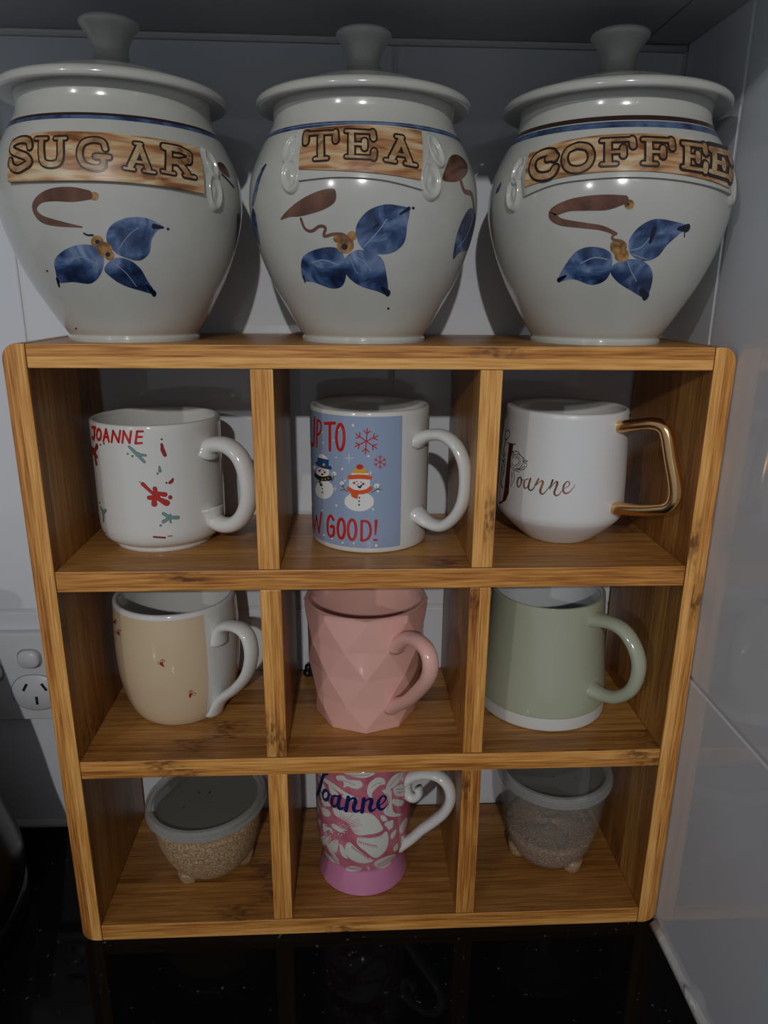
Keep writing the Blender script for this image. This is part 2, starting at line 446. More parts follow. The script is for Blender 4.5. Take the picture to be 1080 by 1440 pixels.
# overhead cabinet
cb = thing('overhead_cabinet', (-0.3, 0.0, ZC), 'grey overhead kitchen cabinet whose underside hangs above the three jars', 'cabinet')
CF = -0.114
box('bottom_panel', M['cab'], cb, -0.95, CF, ZC, 0.3692, WY - .0006, ZC + 0.018, bev=0.0008)
box('filler_panel', M['cab'], cb, 0.3704, CF, ZC + 0.0004, WX - 0.0006, WY - .0006, ZC + 0.018, bev=0.0008)
box('carcass', M['cab'], cb, -0.95, CF + 0.002, ZC + 0.0184, WX - 0.0006, WY - .0006, ZC + 0.70, bev=0.001)
for x0, x1 in ((-0.948, -0.510), (-0.507, -0.069), (-0.066, 0.366)):
    d = box('door', M['cabdoor'], cb, x0, CF - 0.019, ZC + 0.012, x1, CF - 0.001, ZC + 0.70, bev=0.0015)
    hx = x1 - 0.04
    box('handle', mat('brushed_steel', (0.5, 0.5, 0.5, 1), 0.3, 1.0), d, hx - .006, CF - 0.040, ZC + 0.05, hx + .006, CF - 0.0188, ZC + 0.19, bev=0.003)

# ================================================================== BAMBOO SHELF
H, D, T = 0.4012, 0.1132, 0.0127
W = 0.4000
D1, D2, S1, S2 = 0.1366, 0.2631, 0.2715, 0.1430      # divider centres, shelf-top heights
sh = thing('cube_shelf', (0.2, D / 2, 0), 'bamboo nine-compartment cube shelf standing on the black worktop', 'shelf')
def side(x0, x1, outer):
    r = 0.0085; pts = []
    def arc(cx, cz, a0, a1): 
        for k in range(9):
            a = a0 + (a1 - a0) * k / 8; pts.append((cx + r * math.cos(a), cz + r * math.sin(a)))
    if outer < 0:
        pts.append((x1, 0)); pts.append((x1, H)); arc(x0 + r, H - r, PI / 2, PI); arc(x0 + r, r, PI, 1.5 * PI)
    else:
        pts.append((x0, H)); pts.append((x0, 0)); arc(x1 - r, r, -PI / 2, 0); arc(x1 - r, H - r, 0, PI / 2)
    n = len(pts); bm = bmesh.new()
    a = [bm.verts.new((p[0], 0.0, p[1])) for p in pts]; b = [bm.verts.new((p[0], D, p[1])) for p in pts]
    bm.faces.new(a); bm.faces.new(b[::-1])
    for i in range(n): bm.faces.new([a[i], b[i], b[(i + 1) % n], a[(i + 1) % n]][::-1])
    bmesh.ops.recalc_face_normals(bm, faces=bm.faces[:])
    e = [x for x in bm.edges if abs(x.verts[0].co.y - x.verts[1].co.y) < 1e-6]
    bmesh.ops.bevel(bm, geom=e, offset=0.0007, segments=2, affect='EDGES', profile=.5)
    V = [tuple(v.co) for v in bm.verts]; F = [[v.index for v in f.verts] for f in bm.faces]; bm.free()
    obj("side_panel", V, F, M["bz"], sh, flat_angle=20)
side(0.0, T, -1); side(W - T, W, 1)
e = 0.00008
for nm, z1 in (('top_board', H - 0.0002), ('shelf_board', S1), ('shelf_board', S2), ('bottom_board', T)):
    box(nm, M['bx'], sh, T + e, 0.0003, z1 - T, W - T - e, D, z1, bev=0.0006)
for z0, z1 in ((S1, H - 0.0002 - T), (S2, S1 - T), (T, S2 - T)):
    for xc in (D1, D2):
        j = random.uniform(-.0004, .0004)
        box('divider', M['bz'], sh, xc - T / 2 + j, 0.0008, z0 + e, xc + T / 2 + j, D - .0004, z1 - e, bev=0.0006)

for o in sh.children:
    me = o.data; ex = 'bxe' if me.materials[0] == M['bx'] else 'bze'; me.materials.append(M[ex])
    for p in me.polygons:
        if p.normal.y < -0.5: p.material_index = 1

# ================================================================== STONEWARE JARS
ZT = H - 0.0002
M['blue'] = noisy('cobalt_brushwork', [(0.30, '#191f38'), (0.45, '#2b3d62'), (0.56, '#4a628c'), (0.70, '#8093b2')], (1, 1, 1), 70, 4, rough=0.16, coat=0.35, dist=0.8)
M['bluedark'] = mat('cobalt_dark', '#141a30', 0.18, coat=0.35)
M['bluevein'] = mat('cobalt_vein', '#8d9cb4', 0.18, coat=0.35)
M['bluestripe'] = noisy('cobalt_stripe', [(0.35, '#28365a'), (0.65, '#566d93')], (1, 1, 1), 120, 3, rough=0.16, coat=0.35)
M['brown'] = noisy('iron_brushwork', [(0.35, '#4f2e20'), (0.65, '#7a5341')], (1, 1, 1), 70, 3, rough=0.18, coat=0.3)
M['brownstripe'] = mat('iron_stripe', '#33201a', 0.2, coat=0.3)
M['gold'] = noisy('ochre_brushwork', [(0.38, '#6b4a26'), (0.55, '#a67b45'), (0.7, '#b78d57')], (1, 1, 1), 260, 3, rough=0.2, coat=0.3)
M['plaque'] = noisy('rubbed_iron_plaque', [(0.33, '#74452a'), (0.44, '#a8784f'), (0.54, '#c09c72'), (0.66, '#cfbc9c')], (22, 22, 120), 1.6, 5, rough=0.35, bump=0.4, dist=1.0)
M['letterline'] = mat('dark_letter_outline', '#2b211f', 0.35)
M['letterfill'] = noisy('letter_face', [(0.35, '#7d5534'), (0.5, '#a8845c'), (0.68, '#c4ad88')], (30, 30, 60), 3.0, 4, rough=0.4, dist=0.6)

JP = [(0.0368, 0.0), (0.0370, 0.0022), (0.0364, 0.0036), (0.0392, 0.0075), (0.0462, 0.0190), (0.0535, 0.0320), (0.0598, 0.0470), (0.0640, 0.0620),
      (0.0655, 0.0745), (0.0640, 0.0870), (0.0598, 0.0975), (0.0552, 0.1060), (0.0518, 0.1115), (0.0505, 0.1150), (0.0503, 0.1190), (0.0506, 0.1222), (0.0499, 0.1240)]
LP = [(0.0, 0.1178), (0.0440, 0.1178), (0.0460, 0.1193), (0.0465, 0.1232), (0.0540, 0.1226), (0.0585, 0.1219), (0.0597, 0.1232), (0.0594, 0.1252), (0.0572, 0.1270), (0.0540, 0.1280),
      (0.0460, 0.1305), (0.0340, 0.1345), (0.0220, 0.1382), (0.0130, 0.1410), (0.0098, 0.1430), (0.0089, 0.1462), (0.0097, 0.1500), (0.0120, 0.1545), (0.0145, 0.1575),
      (0.0154, 0.1592), (0.0149, 0.1607), (0.0120, 0.1619), (0.0055, 0.1625), (0.0, 0.1626)]

GLY = {  # slab alphabet: skeleton strokes in a unit box, y up
 'S': [[(.86, .72), (.80, .92), (.50, .97), (.22, .86), (.18, .66), (.42, .53), (.70, .42), (.84, .24), (.68, 0.13), (.40, .02), (.18, .10), (.12, .30)]],
 'U': [[(.22, .85), (.22, .40), (.28, .12), (.50, .04), (.72, .12), (.78, .40), (.78, .85)], [(.06, .95), (.38, .95)], [(.62, .95), (.94, .95)]],
 'G': [[(.86, .70), (.78, .92), (.52, .97), (.24, .84), (.14, .50), (.24, .16), (.52, .03), (.78, .10), (.80, .40)], [(.58, .42), (.96, .42)]],
 'A': [[(.23, .13), (.50, .85)], [(.50, .88), (.77, .13)], [(.30, .32), (.70, .32)], [(.04, .04), (.34, .04)], [(.64, .04), (.97, .04)], [(.36, .95), (.56, .95)]],
 'R': [[(.24, 0.13), (.24, .85)], [(.10, .95), (.56, .95), (.80, .84), (.80, .60), (.56, .50), (.26, .48)], [(.52, .48), (.77, .13)], [(.06, .04), (.40, .04)], [(.68, .04), (.98, .04)]],
 'T': [[(.50, 0.13), (.50, .85)], [(.08, .94), (.92, .94)], [(.08, .94), (.07, .66)], [(.92, .94), (.93, .66)], [(.32, .04), (.68, .04)]],
 'E': [[(.24, 0.13), (.24, .85)], [(.08, .95), (.86, .95)], [(.86, .95), (.88, .74)], [(.24, .50), (.62, .50)], [(.62, .62), (.62, .38)], [(.08, .04), (.88, .04)], [(.88, .04), (.90, .26)]],
 'C': [[(.88, .68), (.80, .92), (.52, .97), (.24, .84), (.13, .50), (.24, .16), (.52, .03), (.78, .08), (.90, .28)], [(.66, .72), (.92, .74)]],
 'O': [[(.50, .97), (.22, .84), (.12, .50), (.22, .16), (.50, .03), (.78, .16), (.88, .50), (.78, .84), (.50, .97)]],
 'F': [[(.26, 0.13), (.26, .85)], [(.08, .95), (.90, .95)], [(.90, .95), (.92, .70)], [(.26, .50), (.66, .50)], [(.66, .64), (.66, .36)], [(.08, .04), (.48, .04)]],
}
SMOOTHG = set('SUGCO')

def slab_letters(dl, df, letters):
    """letters = [(char, xl, xr, top_l, top_r, bot_l, bot_r)] in picture units; dl outline decal, df face decal"""
    for ch, xl, xr, tl, tr, bl, br in letters:
        dl.mark(); df.mark()
        for P in GLY[ch]:
            pts = []
            for (u, v) in P:
                t = tl + (tr - tl) * u; b = bl + (br - bl) * u; pts.append((xl + (xr - xl) * u, b + (t - b) * v))
            thin = abs(P[0][1] - P[-1][1]) < .05 and len(P) == 2
            sw = 23 if not thin else 12
            if ch in 'SGCO' : sw = 21
            sm = ch in SMOOTHG and len(P) > 2
            dl.line(pts, sw + 14, 0.0, smooth=sm); df.line(pts, sw - 2, 0.0, smooth=sm)

def pad(surf, cu, cv, a, b, rot, name, m, parent, h0=0.0026):
    """pressed thumb-pad lug: oval with a raised rim and a boss in the middle"""
    V, F, n, k = [], [], 36, 12
    cr, sr = math.cos(rot), math.sin(rot)
    def hh(q): return h0 * (0.30 + 0.70 * math.exp(-((q - .76) / .16) ** 2) + 0.35 * math.exp(-(q / .25) ** 2)) * (1 - max(0, (q - .86) / .14) ** 2) 
    for i in range(k + 1):
        q = i / k
        for j in range(n):
            t = 2 * PI * j / n; x, y = a * q * math.cos(t), b * q * math.sin(t)
            V.append(surf.pt((cu + x * cr - y * sr) / surf.R, cv + x * sr + y * cr, hh(q) - 0.0004))
    for i in range(k):
        for j in range(n):
            j2 = (j + 1) % n; F.append([i * n + j, (i + 1) * n + j, (i + 1) * n + j2, i * n + j2])
    return obj(name, V, F, m, parent)

def plaque(surf, dec, top, bot, name, m, parent, h=0.0022, nu=40, nv=8):
    """raised slab between two picture-space edge curves"""
    T_ = smooth_curve([dec.m(p) for p in top], nu // (len(top) - 1)); B_ = smooth_curve([dec.m(p) for p in bot], nu // (len(bot) - 1))
    n = min(len(T_), len(B_)); T_ = [T_[int(i * (len(T_) - 1) / (n - 1))] for i in range(n)]; B_ = [B_[int(i * (len(B_) - 1) / (n - 1))] for i in range(n)]
    V, F = [], []
    for i in range(n):
        for j in range(nv + 1):
            f = j / nv; ff = min(max((j - 1) / (nv - 2), 0), 1); p = B_[i] * (1 - ff) + T_[i] * ff
            edge = (j in (0, nv)) or (i in (0, n - 1)); hh = -0.0006 if edge else h
            V.append(surf.pt(p[0] / surf.R, p[1], hh))
    for i in range(n - 1):
        for j in range(nv): a = i * (nv + 1) + j; F.append([a, a + nv + 1, a + nv + 2, a + 1])
    o = obj(name, V, F, m, parent, flat_angle=50); return o

def make_jar(cx, cy, rs, zs, label, off, sc, spec):
    root = thing('storage_jar', (cx, cy, ZT), label, 'jar')
    prof = [(r * rs, z * zs) for r, z in resample_prof(JP)]
    inner = [(r - 0.0045, z) for r, z in prof[::-1] if z > 0.008]
    full = prof + [(prof[-1][0] - .0022, prof[-1][1] + .0004)] + inner + [(0.0, 0.008)]
    c = (cx, cy, ZT)
    V, F, I = lathe(c, full, 112, closed_ends=False); F.append(list(range(112))[::-1])
    obj('body', V, F, M['jar'], root)
    lp = [(r * rs, z * zs) for r, z in smooth_curve(LP, 3)]
    V, F, I = lathe(c, lp[:-1] , 112, closed_ends=False)
    k = lp.index(lp[-1]); 
    cut = next(i for i, (r, z) in enumerate(lp) if z > 0.1412 * zs)
    V, F, I = lathe(c, [(max(r, .0002), z) for r, z in lp[:cut + 1]], 112)
    lid = obj('lid', V, F, M['jar'], root)
    V, F, I = lathe(c, [(max(r, .0002), z) for r, z in lp[cut:]], 64)
    obj('knob', V, F, M['jar'], lid)
    s = Surf(c, prof); s.R = 0.0655 * rs
    Dn = lambda: Decal(s, off, sc)
    for (zpx, wmm, mm_, nm) in spec['stripes']:
        z = s.px(off[0] + zpx[0] / sc, off[1] + zpx[1] / sc)[1]
        band_decal(nm, s, -PI, PI, z - wmm / 2, z + wmm / 2, mm_, root, 0.00012, 96, 2)
    d = Dn()
    surround = Dn(); 
    tp, bt = spec['plaque']
    grow = spec.get('grow', (0, 0, 0))
    if spec.get('surround'):
        plaque(s, surround, *spec['surround'], 'plaque_border', M['jar'], root, h=0.0018)
    pq = plaque(s, d, tp, bt, 'plaque', M['plaque'], root, h=0.0026)
    pq['label'] = 'brown rubbed nameplate reading ' + spec['word']
    dl, df = Dn(), Dn(); slab_letters(dl, df, spec['letters'])
    dl.build('letter_outline', M['letterline'], root, 0.0028, split='mark'); df.build('letter_face', M['letterfill'], root, 0.0030, split='mark')
    for (x, y, a, b, rot) in spec['pads']:
        u = d.m((x, y)); pad(s, u[0] + spec.get('padshift', 0), u[1], a, b, rot, 'lug', M['jar'], root)
    for key, nm in (('blue', 'blue_petal'), ('brownp', 'brown_leaf')):
        for P in spec.get(key, []):
            q = Dn(); q.poly(P); q.build(nm, M['blue' if key == 'blue' else 'brown'], root)
    q = Dn()
    for P, w in spec['brownl']: q.line(P, w, 0.00022)
    if q.V: q.build('brown_stroke', M['brown'], root)
    q = Dn()
    for x, y, r in spec['gold']: q.dot((x, y), r, 0.00020)
    q.build('ochre_dab', M['gold'], root)
    q = Dn()
    for P, w in spec['dark']: q.line(P, w, 0.00024)
    for x, y, r in spec['dots']: q.dot((x, y), r, 0.00024)
    q.build('dark_touch', M['bluedark'], root)
    q = Dn()
    for P, w in spec['vein']: q.line(P, w, 0.00026)
    q.build('petal_vein', M['bluevein'], root)
    return root

make_jar(0.0585, 0.0460, 0.995, 1.012, 'large stoneware storage jar with lid, nameplate reading SUGAR, leftmost on the shelf', (0, 0), 3.0, dict(
    word='SUGAR', stripes=[((400, 480), .0013, M['brownstripe'], 'brown_stripe'), ((400, 493), .0017, M['bluestripe'], 'blue_stripe')],
    plaque=([(62, 592), (180, 563), (300, 558), (420, 562), (560, 575), (700, 596), (832, 626)], [(42, 772), (180, 766), (300, 764), (430, 766), (580, 776), (720, 794), (862, 822)]),
    letters=[('S', 55, 160, 596, 586, 722, 718), ('U', 162, 298, 584, 582, 704, 702), ('G', 325, 468, 586, 596, 712, 720), ('A', 518, 650, 598, 612, 716, 736), ('R', 668, 812, 614, 640, 728, 756)],
    pads=[(884, 690, .0045, .0085, .15), (902, 808, .0055, .0105, .05)],
    blue=[[(448, 1005), (470, 950), (530, 920), (600, 917), (648, 932), (688, 958), (662, 975), (640, 1010), (628, 1070), (585, 1100), (520, 1084), (478, 1058)],
          [(430, 1060), (390, 1035), (330, 1033), (268, 1058), (230, 1100), (236, 1150), (250, 1192), (310, 1190), (380, 1197), (420, 1165), (438, 1110)],
          [(440, 1135), (480, 1090), (540, 1095), (590, 1130), (620, 1180), (652, 1238), (590, 1226), (520, 1203), (468, 1170)],
          [(1003, 900), (1016, 960), (1018, 1020), (1000, 1058), (992, 1050), (998, 980)]],
    brownp=[[(918, 686), (940, 690), (960, 720), (968, 750), (930, 722)]],
    brownl=[([(372, 822), (300, 820), (222, 822), (166, 842), (146, 880), (172, 920), (232, 940), (346, 958)], [34, 52, 44, 28, 22, 28, 24, 5])],
    gold=[(398, 828, 18), (410, 1020, 27), (442, 1052, 32), (462, 1078, 20)],
    dark=[([(650, 955), (688, 960)], [22, 8]), ([(244, 1180), (250, 1208)], [14, 8]), ([(620, 1205), (650, 1240)], [10, 22]), ([(355, 985), (370, 992), (392, 992)], 8), ([(935, 735), (985, 790)], 6)],
    dots=[(708, 966, 6), (200, 1143, 4), (322, 1386, 4), (411, 1020, 9), (455, 1074, 10)],
    vein=[([(500, 1052), (545, 990), (582, 962)], 3), ([(420, 1120), (350, 1085), (300, 1098)], 3), ([(480, 1110), (530, 1150), (575, 1208)], 3), ([(405, 1090), (412, 1150)], 3)]))

make_jar(0.1930, 0.0465, 0.985, 1.0, 'stoneware storage jar with lid, nameplate reading TEA, middle of three on the shelf', (340, 0), 2.939, dict(
    word='TEA', stripes=[((490, 503), .0009, M['bluestripe'], 'blue_stripe'), ((490, 514), .0013, M['bluestripe'], 'blue_stripe')],
    plaque=([(262, 540), (370, 527), (480, 521), (600, 526), (738, 546)], [(240, 702), (370, 706), (480, 712), (600, 724), (735, 748)]),
    surround=([(232, 545), (360, 524), (480, 517), (610, 522), (765, 548)], [(215, 752), (370, 734), (480, 735), (600, 748), (755, 790)]),
    letters=[('T', 268, 404, 552, 545, 668, 660), ('E', 424, 558, 540, 547, 655, 660), ('A', 584, 714, 556, 574, 668, 692)],
    pads=[(208, 610, .0052, .0085, -.15), (204, 722, .0065, .0098, .1), (796, 622, .0052, .0092, .25), (778, 742, .0072, .0108, .05)],
    blue=[[(475, 985), (475, 930), (520, 872), (590, 845), (650, 850), (692, 866), (684, 930), (672, 1000), (632, 1040), (572, 1052), (505, 1032)],
          [(420, 1052), (380, 1022), (310, 1030), (255, 1060), (245, 1110), (257, 1158), (302, 1168), (370, 1192), (415, 1182), (432, 1130)],
          [(420, 1080), (470, 1035), (530, 1040), (580, 1070), (597, 1130), (602, 1215), (560, 1204), (490, 1182), (436, 1140)],
          [(872, 1070), (888, 970), (925, 882), (955, 863), (967, 935), (952, 1022), (902, 1042)],
          [(102, 680), (72, 720), (50, 790), (44, 855), (58, 820), (76, 745)],
          [(44, 862), (46, 940), (60, 990), (76, 1012), (64, 930), (56, 880)]],
    brownp=[[(160, 906), (220, 842), (300, 796), (372, 778), (390, 800), (382, 838), (330, 870), (250, 893), (200, 897)],
            [(828, 735), (858, 652), (892, 640), (926, 670), (932, 710), (902, 745), (862, 752)]],
    brownl=[([(245, 905), (262, 945), (290, 955), (322, 935), (346, 942), (340, 976), (378, 968), (420, 970), (452, 998)], 12), ([(905, 750), (920, 790), (948, 802), (958, 850), (960, 890)], 11)],
    gold=[(455, 975, 20), (428, 1012, 36), (398, 985, 20)],
    dark=[([(655, 885), (690, 862)], [8, 16]), ([(580, 1190), (604, 1212)], [12, 24]), ([(256, 1140), (262, 1165)], 7), ([(545, 942), (565, 928)], 9), ([(876, 1062), (884, 1010)], 5), ([(84, 700), (100, 682)], 8)],
    dots=[(708, 860, 6), (605, 1275, 5), (425, 1020, 13)],
    vein=[([(505, 1020), (560, 960), (600, 905)], 4), ([(400, 1095), (340, 1075), (290, 1085)], 4), ([(445, 1060), (465, 1110), (480, 1130)], 3), ([(470, 1060), (510, 1085), (535, 1120)], 3), ([(895, 1020), (930, 970), (950, 910)], 4)]))

make_jar(0.3332, 0.0465, 1.030, 1.018, 'large stoneware storage jar with lid, nameplate reading COFFEE, rightmost beside the tiled wall', (680, 0), 2.7, dict(
    word='COFFEE', stripes=[((560, 446), .0024, M['brownstripe'], 'brown_stripe'), ((560, 464), .0014, M['bluestripe'], 'blue_stripe'), ((560, 476), .0016, M['bluestripe'], 'blue_stripe')],
    plaque=([(176, 590), (280, 548), (400, 522), (520, 512), (640, 512), (780, 530), (905, 572)], [(158, 716), (270, 682), (400, 660), (520, 652), (640, 654), (780, 672), (926, 722)]),
    surround=([(150, 600), (280, 546), (400, 518), (520, 508), (640, 508), (780, 524), (922, 570)], [(150, 752), (270, 702), (400, 682), (520, 674), (640, 676), (780, 692), (936, 745)]),
    letters=[('C', 184, 292, 592, 572, 688, 664), ('O', 300, 428, 562, 545, 660, 640), ('F', 438, 574, 534, 528, 632, 626), ('F', 588, 714, 528, 534, 626, 634), ('E', 734, 836, 542, 556, 640, 656), ('E', 834, 926, 562, 588, 654, 684)],
    pads=[(138, 645, .0048, .0085, -.2), (116, 735, .0055, .0100, 0), (938, 712, .0050, .0100, .1)],
    blue=[[(552, 915), (590, 862), (650, 832), (720, 840), (776, 860), (742, 890), (697, 930), (660, 975), (604, 992), (558, 965)],
          [(482, 960), (430, 938), (370, 945), (325, 985), (284, 1066), (340, 1060), (410, 1082), (465, 1062), (487, 1010)],
          [(488, 1010), (540, 985), (600, 990), (635, 1020), (640, 1070), (615, 1130), (560, 1104), (510, 1072), (482, 1036)],
          [(70, 690), (56, 708), (46, 735), (60, 722)], [(14, 850), (18, 920), (40, 982), (34, 930), (22, 880)]],
    brownp=[],
    brownl=[([(535, 758), (470, 768), (390, 772), (318, 782), (262, 812), (292, 842), (380, 856), (450, 866), (502, 888)], [30, 52, 50, 40, 34, 26, 20, 17, 12]), ([(500, 885), (488, 906), (522, 918)], 10)],
    gold=[(553, 776, 19), (512, 938, 32), (524, 968, 28)],
    dark=[([(740, 868), (772, 866)], [12, 28]), ([(286, 1064), (312, 1048)], [16, 8]), ([(596, 1104), (616, 1126)], [12, 26]), ([(632, 920), (648, 870)], [12, 18]), ([(762, 882), (762, 900)], 4)],
    dots=[(548, 776, 5), (54, 1017, 4)],
    vein=[([(560, 950), (600, 938), (628, 905)], 4), ([(470, 985), (420, 978), (370, 1000)], 4), ([(545, 990), (560, 1030), (580, 1068)], 3), ([(562, 965), (620, 985)], 3)]))

# ================================================================== MUGS
def cup_profile(outer, wall, floor_t):
    """outer: (r,z) bottom->top; returns outer, full profile and material ids (0 outside, 1 inside)"""
    o = [tuple(p) for p in smooth_curve(outer, 5)]
    top = o[-1]; rim = [(top[0] - wall * .15, top[1] + wall * .30), (top[0] - wall * .5, top[1] + wall * .42), (top[0] - wall * .85, top[1] + wall * .28)]
    inn = [(r - wall, z) for r, z in o[::-1] if z > floor_t * 2.2]
    inn += [(inn[-1][0] * .93, floor_t * 1.3), (inn[-1][0] * .75, floor_t), (0.0004, floor_t)]
    full = o + rim + inn; mi = [0] * (len(o) + 1) + [1] * (len(rim) + len(inn) - 2)
    return o, full, mi

def cup(cx, cy, z0, outer, mats, label, wall=0.0036, floor_t=0.005, name='mug', seg=96):
    root = thing(name, (cx, cy, z0), label, 'mug')
    o, full, mi = cup_profile(outer, wall, floor_t)
    V, F, I = lathe((cx, cy, z0), full, seg, mi, closed_ends=False)
    F.append(list(range(seg))[::-1]); I.append(0)
    F.append([(len(full) - 1) * seg + k for k in range(seg)]); I.append(1)
    obj('body', V, F, mats, root, mi=I)
    return root, Surf((cx, cy, z0), o)

# ---- 1: white mug with red JOANNE and paint splashes
r1, s1 = cup(0.0616, 0.0636, S1, [(0.0305, 0), (0.0312, 0.0012), (0.0314, 0.0032), (0.0335, 0.0040), (0.0372, 0.0068), (0.0392, 0.0115), (0.0398, 0.020), (0.0398, 0.050), (0.0398, 0.0800)],
             [M['white'], M['white']], 'white mug with red lettering JOANNE and small red and green paint splats')
handle('handle', s1, math.radians(64), [(800, 462), (850, 443), (905, 445), (955, 485), (985, 555), (995, 640), (980, 710), (945, 752), (900, 762), (858, 742), (820, 690)], 0.0050, 0.0068, M['white'], r1, (0, 470), 2.842, flare=1.55)
def D1(): return Decal(s1, (120, 590), 6.75)
M['redprint'] = mat('red_print', '#b8261c', 0.14, coat=0.3); M['tealprint'] = mat('teal_print', '#6f9490', 0.14, coat=0.3); M['blackprint'] = mat('black_print', '#1c1618', 0.16, coat=0.3)
M['crimson'] = mat('crimson_print', '#9c2226', 0.14, coat=0.3)
q = D1()
for P in ([(64, 74), (98, 76)], [(86, 76), (88, 150), (80, 186), (66, 170)], [(172, 208), (198, 92), (224, 208)], [(178, 164), (218, 168)], [(250, 214), (264, 106), (316, 214), (332, 106)],
          [(352, 220), (364, 108), (420, 222), (434, 112)], [(546, 112), (492, 112), (476, 226), (536, 222)], [(484, 165), (536, 164)]):
    if P[0] not in ((86, 76), (178, 164), (484, 165)): q.mark()
    q.line(P, 22, smooth=False)
q.mark(); q.ring((130, 142), 20, 50, 21); q.build('letter', M['redprint'], r1, split='mark')
def splat(lines, dots, m, w_out=7, nm='paint_splat'):
    a, b = D1(), D1()
    for P, w in lines:
        w = [x * 1.3 for x in w] if isinstance(w, list) else [w * 1.3] * len(P)
        a.line(P, [x + w_out for x in w], 0.0001); b.line(P, w, 0.0002)
    for x, y, r in dots: a.dot((x, y), r + w_out / 2, 0.0001); b.dot((x, y), r, 0.0002)
    a.build('splat_outline', M['blackprint'], r1, stuff=True); b.build(nm, m, r1, stuff=True)
splat([([(545, 612), (590, 655), (645, 705)], [26, 20, 16]), ([(660, 655), (672, 720)], [28, 22]), ([(690, 700), (755, 712)], [22, 32]), ([(690, 750), (772, 792)], [24, 42]), ([(652, 760), (655, 802)], [26, 38]), ([(606, 742), (655, 740)], [28, 34])],
      [(672, 730, 36), (806, 738, 17), ], M['redprint'])
splat([([(724, 236), (732, 262)], 16), ([(728, 262), (735, 290), (756, 338)], [18, 26, 22]), ([(832, 560), (820, 585), (800, 600)], [8, 20, 16]), ([(650, 1114), (755, 1121)], 10)], [(725, 188, 7), (770, 600, 7)], M['crimson'], 6)
splat([([(415, 258), (450, 290), (492, 332)], [14, 20, 20]), ([(492, 332), (572, 340)], [20, 13]), ([(495, 335), (560, 402)], [20, 16]), ([(703, 445), (708, 488)], [6, 20])], [(498, 332, 20), (402, 325, 7), (446, 347, 9), (685, 512, 8)], M['tealprint'], 6)
splat([([(800, 930), (742, 892)], [18, 20]), ([(800, 930), (878, 930)], [18, 24]), ([(800, 930), (742, 970)], [18, 22]), ([(800, 925), (806, 905)], 12), ([(804, 935), (810, 978)], [14, 8])], [(800, 930, 17), (715, 1005, 9)], M['tealprint'], 6)
splat([([(84, 312), (112, 252)], [14, 22]), ([(84, 312), (104, 412)], [14, 22]), ([(84, 312), (60, 350)], 14), ([(84, 320), (110, 352)], 16), ([(84, 305), (58, 275)], 12)], [(84, 315, 16)], M['crimson'], 6)
splat([([(172, 880), (150, 840)], 12), ([(172, 880), (195, 860)], 12), ([(172, 880), (172, 960)], 12)], [(172, 885, 12), (136, 790, 5)], M['tealprint'], 6)
q = D1()
for x, y, r in ((145, 238, 8), (178, 228, 8), (518, 592, 6), (166, 1060, 8), (190, 1076, 6)): q.dot((x, y), r)
q.line([(785, 1107), (825, 1104)], 8); q.build('ink_dot', M['blackprint'], r1)

# ---- 2: blue snowman mug
r2, s2 = cup(0.1974, 0.0643, S1, [(0.0352, 0), (0.0372, 0.0006), (0.0380, 0.0025), (0.0383, 0.010), (0.0384, 0.045), (0.0384, 0.0880)],
             [M['white'], M['white']], 'straight mug with pale blue band, snowmen, snowflakes and red words UP TO SNOW GOOD!', wall=0.003)
handle('handle', s2, math.radians(53), [(712, 490), (765, 465), (830, 467), (888, 512), (924, 590), (932, 680), (918, 775), (878, 845), (822, 882), (765, 868), (705, 822)], 0.0036, 0.0056, M['white'], r2, (370, 470), 3.273, flare=1.6)
M['skyprint'] = mat('pale_blue_print', '#91a2bd', 0.14, coat=0.3)
M['navyprint'] = mat('navy_print', '#1d4a78', 0.16); M['orangeprint'] = mat('orange_print', '#d8511f', 0.16); M['yellowprint'] = mat('yellow_print', '#d9a21b', 0.16)
M['whiteprint'] = mat('white_print', '#dfe0dc', 0.16); M['darkprint'] = mat('dark_green_print', '#1d2a2a', 0.16); M['twig'] = mat('purple_brown_print', '#4b2a36', 0.16)
thr = s2.px(564.5, 660)[0] / s2.R
band_decal('blue_panel', s2, thr - math.radians(312), thr, 0.0040, 0.0866, M['skyprint'], r2, 0.00012, 120, 60)
def D2_(): return Decal(s2, (430, 570), 6.75)
q = D2_()
for P in ([(42, 112), (44, 300), (52, 360), (66, 372), (80, 355), (86, 122)], ): q.line(P, 20, .0002)
q.mark(); q.line([(112, 140), (106, 392)], 20, .0002, False); q.line([(114, 142), (142, 158), (148, 210), (136, 262), (112, 280)], 18, .0002)
q.mark(); q.line([(182, 172), (277, 168)], 28, .0002, False); q.line([(230, 172), (231, 424)], 28, .0002, False); q.mark(); q.ring((329, 302), 37, 122, 28, .0002)
q.build('letter', M['redprint'], r2, split='mark')
q = D2_()
q.line([(64, 990), (84, 1180), (104, 1050), (128, 1205), (150, 1025)], 17, .0002, False)
q.mark(); q.line([(264, 1085), (240, 1048), (214, 1085), (210, 1190), (236, 1243), (266, 1222), (266, 1152), (238, 1152)], 25, .0002)
q.mark(); q.ring((338, 1170), 33, 92, 27, .0002); q.mark(); q.ring((440, 1180), 38, 95, 27, .0002)
q.mark(); q.line([(531, 1100), (529, 1278)], 25, .0002, False); q.line([(531, 1098), (588, 1106), (614, 1160), (608, 1235), (574, 1275), (529, 1282)], 25, .0002)
q.mark(); q.line([(667, 1096), (661, 1225)], [30, 16], .0002, False); q.line([(650, 1276), (674, 1278)], 20, .0002, False)
uv = q.m((64, 990)); vb = uv[1]; ub = uv[0]; hh = 0.0135
